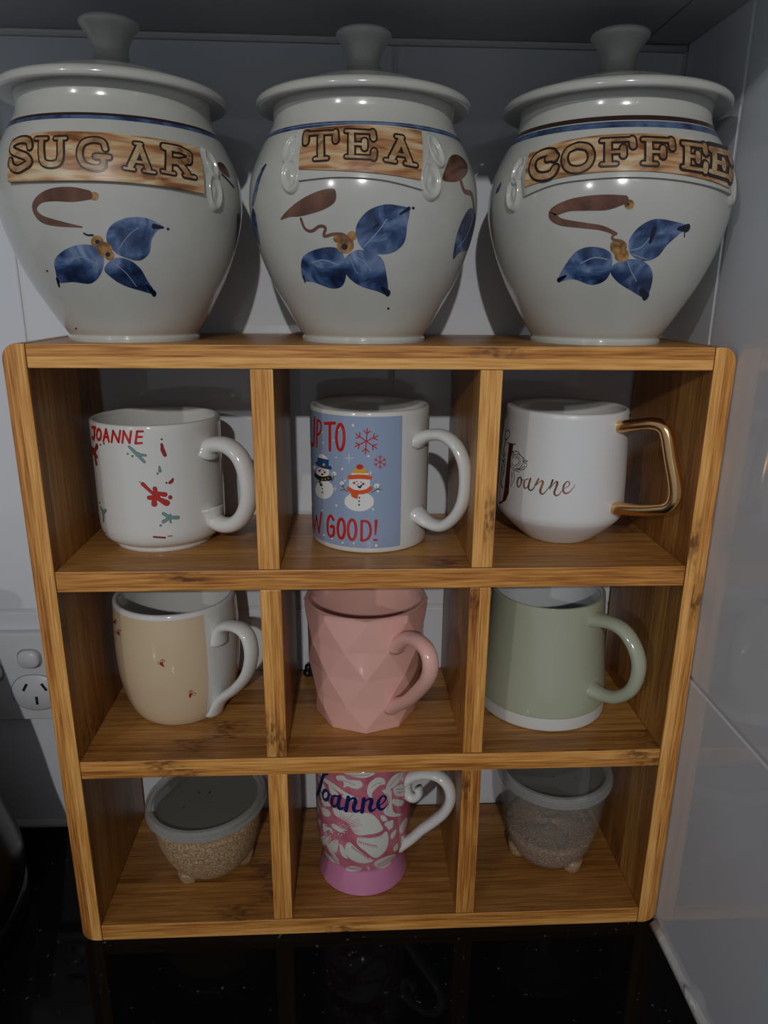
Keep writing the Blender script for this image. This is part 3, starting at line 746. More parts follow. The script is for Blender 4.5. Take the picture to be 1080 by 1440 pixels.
# the word runs on round the side (letters S N O)
for k_, ch in enumerate('ONS'):
    x0 = ub - 0.0085 * (k_ + 1); w_ = 0.0062; z0 = vb - hh
    G_ = {'O': [[(0.5 + .42 * math.cos(a), .5 + .5 * math.sin(a)) for a in [2 * PI * i / 16 for i in range(17)]]], 'N': [[(.05, 0), (.05, 1)], [(.05, 1), (.95, 0)], [(.95, 0), (.95, 1)]],
          'S': [[(.9, .8), (.7, 1), (.25, .97), (.1, .72), (.5, .52), (.9, .3), (.75, .03), (.3, 0), (.08, .2)]]}[ch]
    q.mark()
    for P in G_:
        PP = [np.array((x0 + a * w_, z0 + b * hh)) for a, b in P]; PP = smooth_curve(PP, 4) if len(PP) > 2 else smooth_curve(PP, 5)
        q.stroke_uv(PP, [0.0010] * len(PP), .0002)
q.build('letter', M['redprint'], r2, split='mark')
def flake(c, R, w, ang0):
    q = D2_()
    for k in range(6):
        a = ang0 + k * PI / 3; dx, dy = math.cos(a), math.sin(a)
        q.line([c, (c[0] + dx * R, c[1] + dy * R)], w, .0002, False)
        for sgn in (-1, 1):
            b = a + sgn * PI / 3.6
            for f, l in ((.60, .34),):
                p = (c[0] + dx * R * f, c[1] + dy * R * f); q.line([p, (p[0] + math.cos(b) * R * l, p[1] + math.sin(b) * R * l)], w, .0002, False)
    q.build('snowflake_print', M['redprint'], r2, split=None)
flake((575, 340), 120, 11, PI / 2 + .08); flake((705, 538), 64, 7, PI / 2)
def layer(name, m, h, dots=(), lines=(), polys=(), stuff=False):
    q = D2_()
    for d in dots: q.dot((d[0], d[1]), d[2], h, 20, ry=(d[3] if len(d) > 3 else None))
    for P, w in lines: q.line(P, w, h)
    for P in polys: q.poly(P, h, smooth=False)
    return q.build(name, m, r2, stuff=stuff)
layer('snowman_print', M['whiteprint'], .0002, [(508, 912, 140, 93), (178, 800, 86, 88), (165, 632, 60, 52), (345, 740, 20), (675, 765, 28, 24), (685, 815, 11), (270, 655, 24, 28), (85, 590, 14, 20)],
      polys=[[(415, 690), (608, 690), (612, 780), (560, 815), (450, 815), (408, 780)], [(425, 665), (440, 640), (590, 640), (605, 665)], [(122, 494), (128, 468), (155, 460), (190, 480), (215, 512)]])
layer('scarf_and_hat_print', M['orangeprint'], .0003, lines=[([(416, 682), (512, 676), (610, 684)], 42), ([(408, 790), (450, 815), (515, 825), (580, 812), (616, 785)], 40)], polys=[[(430, 815), (500, 828), (494, 888), (455, 878), (430, 858)], [(510, 735), (500, 752), (468, 760)]])
layer('hat_top_print', M['yellowprint'], .0003, [(175, 562, 13)], polys=[[(442, 642), (460, 612), (480, 592), (545, 592), (570, 612), (592, 644)]])
layer('pompom_print', M['redprint'], .0004, [(513, 583, 33, 24), (460, 735, 12), (547, 745, 12), (134, 620, 12), (184, 634, 11)])
layer('top_hat_print', M['navyprint'], .00025, lines=[([(102, 548), (160, 580), (236, 592)], 26)], polys=[[(116, 492), (222, 518), (218, 585), (110, 552)]])
layer('dark_scarf_print', M['darkprint'], .0003, [(485, 722, 6), (525, 728, 6), (510, 875, 8), (508, 908, 8), (507, 943, 9), (160, 756, 6), (160, 790, 7), (162, 825, 8), (148, 610, 5), (170, 616, 5), (162, 655, 14, 8)],
      lines=[([(94, 660), (150, 695), (236, 690)], 34), ([(128, 700), (146, 752)], 26), ([(492, 764), (514, 776), (534, 752)], [8, 22, 8])])
layer('scarf_dots_print', M['yellowprint'], .0004, stuff=True, dots= [(160, 702, 6), (190, 700, 6), (218, 692, 6), (130, 715, 5), (140, 740, 5)])
layer('twig_arms_print', M['twig'], .0003, stuff=True, lines=[([(395, 816), (366, 792), (346, 745)], 6), ([(366, 800), (330, 806)], 5), ([(352, 770), (332, 758)], 5), ([(352, 770), (368, 752)], 5), ([(625, 826), (680, 795), (716, 802)], 6), ([(680, 795), (666, 765)], 5), ([(690, 792), (702, 765)], 5),
      ([(248, 722), (268, 680), (262, 645)], 6), ([(268, 682), (292, 664)], 5), ([(268, 684), (250, 655)], 5), ([(98, 640), (84, 610), (80, 590)], 5)])
layer('star_dots_print', M['whiteprint'], .0003, stuff=True, dots=[(290, 495, 8), (347, 603, 11), (375, 712, 9), (168, 355, 7), (162, 255, 6), (268, 330, 7), (595, 482, 11), (637, 985, 10), (162, 995, 7), (293, 950, 10), (352, 1303, 9), (457, 1310, 8), (668, 1330, 13), (252, 1262, 8), (175, 1230, 10), (315, 235, 6)],
      lines=[([(370, 500), (456, 500)], 5), ([(412, 455), (412, 548)], 5), ([(598, 640), (628, 640)], 5), ([(613, 615), (613, 668)], 5), ([(264, 792), (296, 792)], 5), ([(280, 765), (280, 818)], 5)], polys=[[(436, 200), (446, 165), (466, 200)]])

# ---- 3: white mug with gold handle
r3, s3 = cup(0.3258, 0.0640, S1, [(0.0200, 0), (0.0216, 0.0004), (0.0240, 0.0020), (0.0315, 0.0085), (0.0380, 0.0148), (0.0405, 0.0185), (0.0413, 0.0235), (0.0410, 0.040), (0.0399, 0.065), (0.0388, 0.0865)],
             [mat('matt_white_china', (0.70, 0.705, 0.71, 1), 0.32), M['white']], 'white mug narrowing at its base, with bronze script Joanne and a squared gold handle', wall=0.0034)
M['gold_metal'] = mat('polished_gold', (0.86, 0.53, 0.24, 1), 0.17, 1.0)
pts = [(535, 345), (600, 334), (655, 331), (690, 342), (708, 372), (722, 460), (738, 560), (735, 610), (712, 640), (670, 648), (600, 650), (528, 648)]
h3 = handle('handle', s3, math.radians(40), pts, 0.0036, 0.0046, M['gold_metal'], r3, (670, 470), 2.634, flare=1.12, power=3.0, sub=8); h3['label'] = 'squared gold metal handle'
D3 = lambda: Decal(s3, (690, 590), 7.714)
M['bronze'] = noisy('bronze_print', [(0.35, '#4a2c1e'), (0.6, '#8a6240'), (0.75, '#a07c58')], (1, 1, 1), 160, 2, rough=0.25)
M['darkbronze'] = mat('dark_bronze_print', '#4a2313', 0.25)
q = D3()
for P, w in (([(330, 622), (300, 640), (289, 690), (300, 730), (322, 715), (336, 660), (324, 622), (340, 652), (366, 655)], [6, 12, 14, 10, 6, 12, 8, 5, 4]),
             ([(408, 645), (378, 655), (362, 700), (370, 742), (396, 735), (420, 690), (434, 640)], [8, 8, 14, 12, 6, 5, 8]), ([(434, 640), (416, 700), (412, 745), (432, 768), (462, 752), (486, 705)], [14, 14, 14, 10, 7, 5]),
             ([(486, 710), (520, 645)], [12, 14]), ([(492, 712), (530, 680), (556, 664), (568, 680), (552, 730), (538, 782), (560, 808), (592, 788), (640, 722)], [6, 6, 10, 16, 17, 16, 12, 7, 5]),
             ([(640, 750), (674, 656)], [10, 14]), ([(646, 745), (690, 690), (716, 672), (724, 690), (706, 745), (690, 795), (712, 825), (746, 808), (792, 745)], [6, 6, 10, 16, 16, 14, 12, 7, 5]),
             ([(798, 748), (842, 722), (856, 685), (830, 672), (798, 708), (786, 765), (808, 800), (848, 790), (888, 750), (918, 704)], [4, 5, 8, 7, 12, 15, 14, 9, 5, 3])):
    q.line(P, [x * 1.45 + 1 for x in w])
q.build('script_stroke', M['bronze'], r3)
q = D3(); q.poly([(204, 262), (250, 268), (226, 420), (212, 600), (200, 800), (166, 880), (110, 914), (76, 900), (62, 872), (82, 888), (110, 896), (134, 868), (152, 760), (172, 560), (188, 400)], .00025, smooth=False)
q.line([(184, 252), (276, 268)], 7, .00025, False); q.build('capital_letter', M['darkbronze'], r3, label='dark bronze capital J', split=None)
q = D3()
q.ring((280, 452), 46, 56, 4, .00015, 20)
for P in ([(236, 440), (250, 390), (300, 376), (345, 410), (352, 470), (320, 520), (280, 532)], [(228, 470), (240, 510), (280, 540), (330, 530), (370, 505)], [(250, 380), (262, 345), (300, 350), (322, 385)], [(240, 400), (240, 340), (256, 372)],
          [(345, 410), (368, 425), (360, 470)], [(362, 450), (404, 446), (372, 470), (395, 478)], [(300, 545), (350, 545), (385, 515), (395, 490)], [(262, 420), (290, 415), (310, 440), (300, 480), (270, 490)],
          [(222, 500), (240, 540), (290, 560), (312, 572)], [(250, 560), (262, 620), (240, 690), (216, 728)], [(240, 580), (232, 640), (214, 700)], [(232, 560), (226, 620)], [(170, 90), (158, 150), (165, 210), (190, 200), (212, 150), (196, 112), (176, 130)],
          [(160, 120), (140, 190), (128, 260), (118, 330)], [(190, 195), (165, 250), (146, 310)], [(120, 290), (112, 360), (124, 420), (152, 460)], [(150, 320), (132, 360), (146, 400), (162, 380), (150, 350)], [(128, 380), (116, 420), (132, 452)],
          [(110, 470), (128, 520), (118, 590), (104, 650)], [(140, 480), (158, 520), (146, 580), (128, 640), (118, 700), (138, 745)], [(104, 640), (112, 700), (134, 742)], [(150, 420), (166, 450), (156, 500)], [(120, 520), (140, 560), (130, 600)]):
    q.line(P, [6] * len(P), .00015)
q.build('floral_linework', M['blackprint'], r3, stuff=True)

# ---- 4: cream mug with little red bees
r4, s4 = cup(0.0636, 0.0678, S2, [(0.0268, 0), (0.0290, 0.0008), (0.0318, 0.0030), (0.0350, 0.0085), (0.0385, 0.0190), (0.0412, 0.034), (0.0421, 0.050), (0.0419, 0.066), (0.0409, 0.0860)],
             [M['white'], M['white']], 'barrel-shaped cream mug with white rim and handle and tiny red bees', wall=0.0036)
handle('handle', s4, math.radians(53), [(795, 262), (845, 222), (895, 218), (938, 250), (955, 320), (940, 395), (898, 450), (845, 490), (795, 528)], 0.0034, 0.0058, M['white'], r4, (0, 800), 2.7, flare=1.5)
M['cream'] = mat('cream_print', '#cfb999', 0.14, coat=0.3)
ta = s4.px(291.5, 930)[0] / s4.R; tb = ta + math.radians(40)
# panel follows the barrel, stops short of the rim and foot; right edge slants like the photograph's
V, F, N = [], [], []
nt_, nz_ = 120, 28
for j in range(nz_ + 1):
    z = 0.0012 + (0.0843 - 0.0012) * j / nz_
    for i in range(nt_ + 1):
        th = tb - 2 * PI + (ta - tb + 2 * PI) * i / nt_; V.append(s4.pt(th, z, .0001)); N.append(s4.nrm(th, z))
for j in range(nz_):
    for i in range(nt_): a = j * (nt_ + 1) + i; F.append([a, a + 1, a + nt_ + 2, a + nt_ + 1])
obj('cream_panel', V, F, M['cream'], r4, normals=N)
q = Decal(s4, (150, 860), 7.2)
def bee(x, y, k, fl):
    q.mark()
    q.line([(x - 8 * k, y - 4 * k), (x + 10 * k * fl, y + 14 * k)], [20 * k, 12 * k], .0002)
    for dx, dy, ex, ey in ((-14, -26, 6, -34), (2, -30, 22, -26), (-30, -18, -24, 2)):
        q.line([(x, y - 6 * k), (x + dx * k * fl, y + dy * k), (x + ex * k * fl, y + ey * k), (x + 2 * k, y - 4 * k)], 4, .0002)
bee(562, 532, 1.4, 1); bee(858, 845, 1.4, -1); bee(124, 220, 1.1, 1); bee(88, 110, .8, 1)
q.build('bee_print', M['crimson'], r4, split='mark')

# ---- 5: pink faceted mug
M['pink'] = mat('dusty_pink_glaze', '#e4b0a5', 0.20, coat=0.25)
c5 = (0.1950, 0.0594, S2)
r5 = thing('mug', c5, 'dusty pink mug with faceted diamond-pattern sides in the centre compartment', 'mug')
N5 = 9; rings = [(0.0, 0.0352, 0.5), (0.0030, 0.0358, 0.5), (0.0215, 0.0385, 0.0), (0.0420, 0.0402, 0.5), (0.0625, 0.0418, 0.0), (0.0830, 0.0424, 0.5), (0.0868, 0.0422, 0.5)]
V, F = [], []; a0 = -PI / 2 - 0.02 + PI / 9
def ring_pts(r, z, ph, n): return [(c5[0] + r * math.cos(a0 + 2 * PI * (k + ph) / n), c5[1] + r * math.sin(a0 + 2 * PI * (k + ph) / n), c5[2] + z) for k in range(n)]
for z, r, ph in rings: V += ring_pts(r, z, ph, N5)
for i in range(len(rings) - 1):
    p0, p1 = rings[i][2], rings[i + 1][2]
    for k in range(N5):
        a, b = i * N5 + k, i * N5 + (k + 1) % N5; c_, d_ = (i + 1) * N5 + k, (i + 1) * N5 + (k + 1) % N5
        if p0 == p1: F.append([a, b, d_, c_])
        elif p0 > p1: F.append([a, b, d_]); F.append([a, d_, c_])      # upper ring leads
        else: F.append([a, b, c_]); F.append([b, d_, c_])
F.append(list(range(N5))[::-1]); nf = len(F)
# round rim and inside
m_ = 72; b0 = len(V); prof_in = [(0.0412, 0.0870), (0.0404, 0.0874), (0.0390, 0.0872), (0.0382, 0.0860), (0.0372, 0.040), (0.0330, 0.010), (0.026, 0.006), (0.0003, 0.006)]
for r, z in prof_in:
    V += [(c5[0] + r * math.cos(2 * PI * k / m_), c5[1] + r * math.sin(2 * PI * k / m_), c5[2] + z) for k in range(m_)]
for i in range(len(prof_in) - 1):
    for k in range(m_): k2 = (k + 1) % m_; F.append([b0 + i * m_ + k, b0 + i * m_ + k2, b0 + (i + 1) * m_ + k2, b0 + (i + 1) * m_ + k])
# bridge polygon rim to round rim
top0 = (len(rings) - 1) * N5
for k in range(m_):
    ang = 2 * PI * (k + .5) / m_
    def near(a): return top0 + int(round(((a - a0) / (2 * PI) * N5 - 0.5))) % N5
    va, vb_ = near(2 * PI * k / m_), near(2 * PI * (k + 1) / m_); ra, rb = b0 + k, b0 + (k + 1) % m_
    F.append([va, vb_, rb, ra] if va != vb_ else [va, rb, ra])
bm = bmesh.new(); vs = [bm.verts.new(v) for v in V]
for f in F:
    try: bm.faces.new([vs[i] for i in f])
    except ValueError: pass
bmesh.ops.recalc_face_normals(bm, faces=bm.faces[:])
be = [e_ for e_ in bm.edges if all(v.index < 0 or True for v in e_.verts) and e_.calc_face_angle(0) > 0.02 and min(v.co.z for v in e_.verts) > c5[2] - 1 and all(v in set(vs[:b0]) for v in e_.verts)]
bmesh.ops.bevel(bm, geom=be, offset=0.0007, segments=2, affect='EDGES', profile=.6)
bm.verts.index_update()
V = [tuple(v.co) for v in bm.verts]; F = [[v.index for v in f.verts] for f in bm.faces]; bm.free()
obj('body', V, F, M['pink'], r5, flat_angle=60)
s5 = Surf(c5, [(0.0345, 0), (0.0375, 0.02), (0.0395, 0.042), (0.0405, 0.062), (0.0410, 0.087)])
handle('handle', s5, math.radians(29), [(640, 392), (690, 352), (745, 362), (795, 415), (812, 490), (795, 560), (742, 625), (685, 672), (640, 712)], 0.0042, 0.0054, M['pink'], r5, (380, 800), 3.6, flare=1.45)

# ---- 6: sage green mug
M['sage'] = mat('sage_glaze', '#aaae98', 0.13, coat=0.35); M['bisque'] = mat('white_bisque', (0.60, 0.60, 0.58, 1), 0.45)
c6x, c6y = 0.3235, 0.0665
r6, s6 = cup(c6x, c6y, S2, [(0.0420, 0), (0.0448, 0.0008), (0.0453, 0.0030), (0.0451, 0.0100), (0.0446, 0.0112), (0.0446, 0.020), (0.0425, 0.040), (0.0405, 0.062), (0.0388, 0.0865)],
             [M['bisque'], mat('pale_inner_glaze', (0.62, 0.64, 0.66, 1), 0.12, coat=0.3)], 'sage green mug widening to a bare white base, right-hand compartment', wall=0.0036)
gp = [(0.0446, 0.0100), (0.0456, 0.0106), (0.0458, 0.0125), (0.0452, 0.020), (0.0430, 0.040), (0.0410, 0.062), (0.0393, 0.0860), (0.0389, 0.0879), (0.0380, 0.0885), (0.0372, 0.0879)]
V, F, I = lathe((c6x, c6y, S2), smooth_curve(gp, 4), 96, closed_ends=False)
obj('green_glaze', V, F, M['sage'], r6)
handle('handle', s6, math.radians(37), [(478, 185), (530, 192), (582, 230), (618, 300), (622, 365), (598, 425), (548, 452), (500, 446), (468, 430)], 0.0042, 0.0058, M['sage'], r6, (650, 800), 2.512, flare=1.45)

# ---- 7: pink and white floral mug
M['rose'] = noisy('rose_pink_print', [(0.35, '#b25a6c'), (0.65, '#c67a89')], (1, 1, 1), 60, 2, rough=0.14, coat=0.3)
M['footpink'] = mat('mauve_pink_glaze', '#c47c9f', 0.12, coat=0.35); M['petal'] = mat('petal_white_print', '#cfcfc8', 0.14, coat=0.3)
r7, s7 = cup(0.1932, 0.0515, T, [(0.0318, 0), (0.0331, 0.0004), (0.0332, 0.0016), (0.0316, 0.0060), (0.0290, 0.0120), (0.0272, 0.0160), (0.0285, 0.0190), (0.0312, 0.0240), (0.0336, 0.0320), (0.0346, 0.0430), (0.0347, 0.070), (0.0350, 0.090), (0.0362, 0.1060)],
             [M['footpink'], M['white']], 'tall pedestal mug with pink and white flowers, navy script Joanne and pink foot', wall=0.0032, floor_t=0.018)
band_decal('floral_ground', s7, -PI, PI, 0.0172, 0.1055, M['rose'], r7, .00008, 110, 44)
off7, sc7 = (370, 1060), 3.484
handle('handle', s7, math.radians(64), [(700, 128), (745, 104), (800, 96), (862, 110), (908, 158), (918, 225), (888, 285), (835, 330), (780, 368), (725, 415), (700, 455)], [0.0038][0], 0.0052, M['white'], r7, off7, sc7, flare=1.3)
az = math.radians(64)
rz = in_handle_plane(s7.c, az, [(off7[0] + x / sc7, off7[1] + y / sc7) for x, y in [(705, 120), (700, 160), (712, 200), (742, 214), (764, 195), (760, 165)]])
P = [(s7.c[0] + p[0] * math.sin(az), s7.c[1] - p[0] * math.cos(az), p[1]) for p in smooth_curve([np.array(x) for x in rz], 6)]
n_ = len(P); V, F = tube(P, [0.0042 - 0.0018 * i / n_ for i in range(n_)], [0.0050 - 0.0008 * i / n_ for i in range(n_)], (math.cos(az), math.sin(az), 0), 16)
obj('handle_scroll', V, F, M['white'], r7)
PET = [[(190, 380), (250, 392), (330, 418), (420, 422), (540, 430), (610, 480), (650, 540), (664, 580), (620, 612), (520, 630), (430, 638), (380, 600), (330, 520), (262, 480), (208, 440)],
 [(430, 655), (540, 662), (640, 640), (696, 600), (716, 660), (700, 760), (642, 830), (585, 850), (500, 792), (424, 722)], [(340, 700), (420, 765), (540, 855), (572, 880), (500, 902), (430, 895), (370, 870), (330, 838), (306, 762)],
 [(256, 716), (300, 765), (322, 830), (330, 862), (282, 836), (260, 792)], [(168, 700), (240, 680), (236, 760), (220, 804), (190, 784), (158, 762)], [(90, 650), (150, 640), (178, 668), (132, 720), (92, 732), (78, 700)],
 [(96, 372), (150, 400), (170, 440), (140, 462), (92, 430)], [(180, 520), (222, 540), (285, 580), (282, 606), (240, 600), (190, 560)], [(225, 75), (290, 72), (332, 108), (440, 118), (472, 160), (432, 195), (380, 190), (330, 172), (292, 184), (290, 132), (232, 112)],
 [(300, 46), (440, 44), (580, 46), (560, 72), (480, 94), (400, 82), (330, 60)], [(530, 152), (600, 92), (668, 98), (686, 150), (640, 160), (592, 200), (562, 240), (556, 286), (516, 240)], [(692, 200), (720, 122), (780, 62), (850, 42), (832, 110), (780, 170), (722, 202)],
 [(766, 186), (856, 152), (880, 218), (850, 266), (782, 258)], [(655, 212), (738, 204), (748, 330), (770, 420), (842, 436), (782, 462), (702, 450), (668, 404), (716, 340), (700, 262)], [(764, 292), (858, 310), (848, 350), (800, 360), (752, 332)],
 [(640, 452), (662, 505), (700, 492), (682, 452)], [(682, 522), (758, 492), (756, 560), (730, 580), (690, 552)], [(820, 560), (878, 472), (895, 502), (862, 590), (832, 622)], [(742, 622), (790, 582), (772, 650), (742, 672)], [(762, 762), (800, 712), (806, 770), (770, 792)],
 [(578, 902), (660, 852), (750, 822), (792, 822), (742, 890), (662, 950), (612, 950)], [(312, 952), (370, 926), (462, 950), (432, 976), (342, 976)], [(512, 930), (540, 950), (530, 976)], [(118, 790), (200, 842), (260, 912), (212, 900), (150, 852)],
 [(110, 90), (200, 150), (300, 222), (420, 282), (404, 292), (280, 244), (190, 186), (100, 112)], [(150, 160), (215, 215), (250, 262), (200, 270), (168, 230)], [(80, 240), (130, 300), (170, 360), (110, 350), (78, 300)], [(280, 262), (330, 300), (420, 300), (350, 250)],
 [(700, 470), (718, 560), (726, 600), (704, 560)], [(846, 640), (880, 700), (872, 740), (838, 720)], [(830, 60), (856, 100), (850, 130), (836, 108)]]
q = Decal(s7, (440, 1080), 6.75)
for P in PET: q.poly(P, .00018)
base_V, base_F = list(q.V), list(q.F)
for k_ in (-1, ):
    b = len(q.V); nf0 = len(q.F); q.auto += [a_ + nf0 for a_ in list(q.auto)]; q.V += [(u + k_ * 0.0655, v, h) for u, v, h in base_V]; q.F += [[i + b for i in f] for f in base_F]
q.build('white_petal', M['petal'], r7)
q = Decal(s7, (440, 1080), 6.75); rr = random.Random(2)
for k in range(46):
    a = -2.9 + 5.8 * k / 45 + rr.uniform(-.03, .03); c_ = (235, 575); r0, r1_ = 78, rr.uniform(130, 200) * (1.25 if abs(a) < 1.2 else 1)
    if c_[0] + math.cos(a) * r1_ < 62: r1_ = 120
    q.line([(c_[0] + math.cos(a) * r0, c_[1] + math.sin(a) * r0 * .8), (c_[0] + math.cos(a) * r1_, c_[1] + math.sin(a) * r1_ * .85)], [9, 2], .00028)
for (x0, y0, x1, y1) in ((440, 645, 650, 632), (430, 690, 605, 735), (370, 740, 530, 850)):
    q.line([(x0, y0), ((x0 + x1) / 2, (y0 + y1) / 2 + 6), (x1, y1)], 5, .00028)
    for k in range(12):
        f = k / 11; x, y = x0 + (x1 - x0) * f, y0 + (y1 - y0) * f + 3; q.line([(x, y), (x + 4, y + 22)], 4, .00028, False)
for P in ([(250, 110), (330, 130), (400, 160)], [(340, 60), (440, 70), (540, 58)], [(560, 180), (600, 150), (650, 140)], [(720, 180), (770, 120), (830, 60)], [(790, 200), (860, 200)], [(790, 230), (865, 225)], [(700, 240), (725, 300), (700, 400)], [(620, 920), (700, 870), (760, 845)], [(340, 950), (430, 955)], [(140, 805), (230, 890)], [(850, 590), (885, 490)]):
    q.line(P, 5, .00028)
q.build('petal_hatching', M['rose'], r7, stuff=True)
q = Decal(s7, (440, 1080), 6.75)
for k in range(60):
    a = rr.uniform(0, 2 * PI); r_ = rr.uniform(40, 100); x, y = 240 + math.cos(a) * r_, 580 + math.sin(a) * r_ * .7
    if x > 80: q.dot((x, y), 4.5, .0003, 7)
q.build('stamen_dots', M['petal'], r7, stuff=True)
M['navyscript'] = mat('navy_script_print', '#16265e', 0.15, coat=0.3)
q = Decal(s7, (440, 1080), 6.75)
q.line([(150, 60), (112, 58), (92, 100), (72, 170), (50, 235), (28, 280)], [8, 20, 26, 30, 32, 22], .0003); q.line([(66, 225), (70, 265), (86, 302)], [4, 7, 5], .0003)
q.ring((124, 256), 27, 46, 21, .0003); q.line([(150, 240), (182, 262)], 10, .0003)
for P, w in (([(246, 268), (206, 262), (182, 300), (186, 348), (214, 360), (240, 322), (256, 270)], [14, 16, 24, 24, 16, 12, 22]), ([(258, 268), (244, 330), (252, 384), (300, 372)], [28, 28, 26, 8]),
             ([(338, 276), (326, 335), (314, 402)], 30), ([(326, 345), (358, 296), (396, 286), (404, 320), (388, 370), (402, 410), (456, 392)], [10, 14, 24, 30, 30, 26, 8]),
             ([(484, 290), (476, 350), (466, 416)], 30), ([(474, 350), (508, 304), (548, 292), (556, 322), (540, 372), (556, 406), (608, 372)], [10, 14, 24, 30, 28, 24, 8]),
             ([(620, 356), (664, 330), (692, 284), (664, 262), (630, 300), (616, 352), (640, 390), (676, 380), (706, 342)], [10, 12, 16, 14, 24, 28, 22, 14, 6])):
    q.line(P, [x * 1.2 for x in w] if isinstance(w, list) else w * 1.2, .0003)
q.build('script_letter', M['navyscript'], r7)

# ================================================================== PLASTIC TUBS
M['cloudy'] = mat('cloudy_plastic', (0.50, 0.47, 0.42, 1), 0.25, alpha=0.05, spec=0.3); M['cloudy2'] = mat('hazier_plastic', (0.38, 0.38, 0.34, 1), 0.25, alpha=0.17, spec=0.3)
M['lidplastic'] = mat('cloudy_lid_plastic', (0.42, 0.43, 0.42, 1), 0.25, alpha=0.45); M['lidpanel'] = mat('cloudy_lid_panel', (0.22, 0.22, 0.20, 1), 0.3, alpha=0.62)
M['bran'] = noisy('tan_granules', [(0.30, '#6a4e34'), (0.44, '#93744f'), (0.56, '#ab8a60'), (0.72, '#d6bc90')], (1, 1, 1), 700, 3, rough=0.8, bump=0.5)
M['bran2'] = noisy('pinkish_granules', [(0.34, '#3a2619'), (0.45, '#8d6548'), (0.57, '#b0866a'), (0.72, '#d9b596')], (1, 1, 1), 700, 3, rough=0.8, bump=0.5)
M['crumb'] = mat('dark_crumb', '#2a1d14', 0.7)
def tub(c, outer, lid_r, lid_z, fill_z, mf, feet, label, crumbs, tilt=0.0):
    root = thing('plastic_tub', c, label, 'container')
    o = [tuple(p) for p in smooth_curve(outer, 5)]
    full = o + [(r - 0.0010, z) for r, z in o[::-1] if z > 0.004] + [(0.0004, 0.0042)]
    V, F, I = lathe(c, full, 80, closed_ends=False); F.append(list(range(80))[::-1])
    obj('bowl', V, F, M['cloudy2'] if 'taller' in label else M['cloudy'], root)
    # granules inside, with a lumpy top
    gi = [(r - 0.0013, z) for r, z in o if 0.0048 < z < fill_z]
    gi = [(0.0004, 0.0047), (gi[0][0] * .9, 0.0047)] + gi; nr = len(gi); seg = 80
    V, F, I = lathe(c, gi, seg, closed_ends=False)
    R0, z0 = gi[-1]; k0 = (nr - 1) * seg; rr = random.Random(9)
    for j in range(1, 9):
        f = 1 - j / 8.02
        for k in range(seg):
            a = 2 * PI * k / seg; V.append((c[0] + R0 * f * math.cos(a), c[1] + R0 * f * math.sin(a), c[2] + z0 + 0.0016 * math.sin(3 * a + 5 * f) * (1 - f) + rr.uniform(-.0004, .0004)))
    for j in range(8):
        for k in range(seg): k2 = (k + 1) % seg; F.append([k0 + j * seg + k, k0 + j * seg + k2, k0 + (j + 1) * seg + k2, k0 + (j + 1) * seg + k])
    g_ = obj('granules', V, F, mf, root); g_['kind'] = 'stuff'
    for a in feet:
        fx, fy = c[0] + 0.0235 * math.cos(a), c[1] + 0.0235 * math.sin(a)
        pr = [(0.0040, -0.0002), (0.0062, 0.0004), (0.0070, 0.0025), (0.0078, 0.0070), (0.0080, 0.0100)]
        V, F, I = lathe((fx, fy, c[2] + 0.0002), pr, 24); obj('foot', V, F, M['cloudy'] if False else mf_foot, root)
    lp = [(lid_r - 0.0052, -0.0010), (lid_r - 0.0040, -0.0075), (lid_r - 0.0008, -0.0078), (lid_r, -0.0070), (lid_r + 0.0002, -0.0052), (lid_r - 0.0016, -0.0042), (lid_r - 0.0012, -0.0028), (lid_r - 0.0004, -0.0022), (lid_r - 0.0006, -0.0010), (lid_r - 0.0018, 0.0), (lid_r - 0.0042, 0.0002), (lid_r - 0.0056, -0.0008), (lid_r - 0.0064, -0.0024), (lid_r - 0.0100, -0.0028), (0.0004, -0.0026),
          (0.0004, -0.0034), (lid_r - 0.0102, -0.0036), (lid_r - 0.0064, -0.0034)]
    V, F, I = lathe((c[0], c[1], c[2] + lid_z), lp, 96, closed_ends=False)
    ld = obj('lid', V, F, [M['lidplastic'], M['lidpanel']], root, flat_angle=25, mi=[1 if lp[min(f[0] // 96, len(lp) - 2)][0] < lid_r - 0.006 and lp[min(f[0] // 96, len(lp) - 2) + 1][0] < lid_r - 0.006 else 0 for f in F])
    V, F = [], []
    for x, y, r in crumbs:
        b = len(V); zz = c[2] + lid_z - 0.0026
        for k in range(7): a = 2 * PI * k / 7; V.append((c[0] + x + r * math.cos(a) * (1 + .3 * (k % 2)), c[1] + y + r * math.sin(a), zz + .0001))
        V.append((c[0] + x, c[1] + y, zz + r * .6)); F += [[b + k, b + (k + 1) % 7, b + 7] for k in range(7)]
    if V: k_ = obj('crumbs', V, F, M['crumb'], ld); k_['kind'] = 'stuff'
    if tilt: root.rotation_euler = (0, tilt, 0)
    return root
mf_foot = noisy('cloudy_foot_with_granules', [(0.3, '#7c6246'), (0.6, '#a98d6c'), (0.8, '#c6ae8c')], (1, 1, 1), 700, 2, rough=0.3, coat=0.2)
tub((0.0790, 0.0590, T), [(0.0200, 0.0030), (0.0240, 0.0034), (0.0290, 0.0075), (0.0345, 0.0165), (0.0385, 0.0290), (0.0400, 0.0400), (0.0405, 0.0560)], 0.0440, 0.0600, 0.0500, M['bran'],
    [math.radians(a) for a in (233, 353, 113)], 'low cloudy plastic tub full of tan granules, bottom left compartment', [(-.006, .004, .0008), (.002, .0035, .0009), (-.014, -.012, .0006), (.004, -.008, .0005), (-.019, .006, .0005)], tilt=math.radians(-2.2))
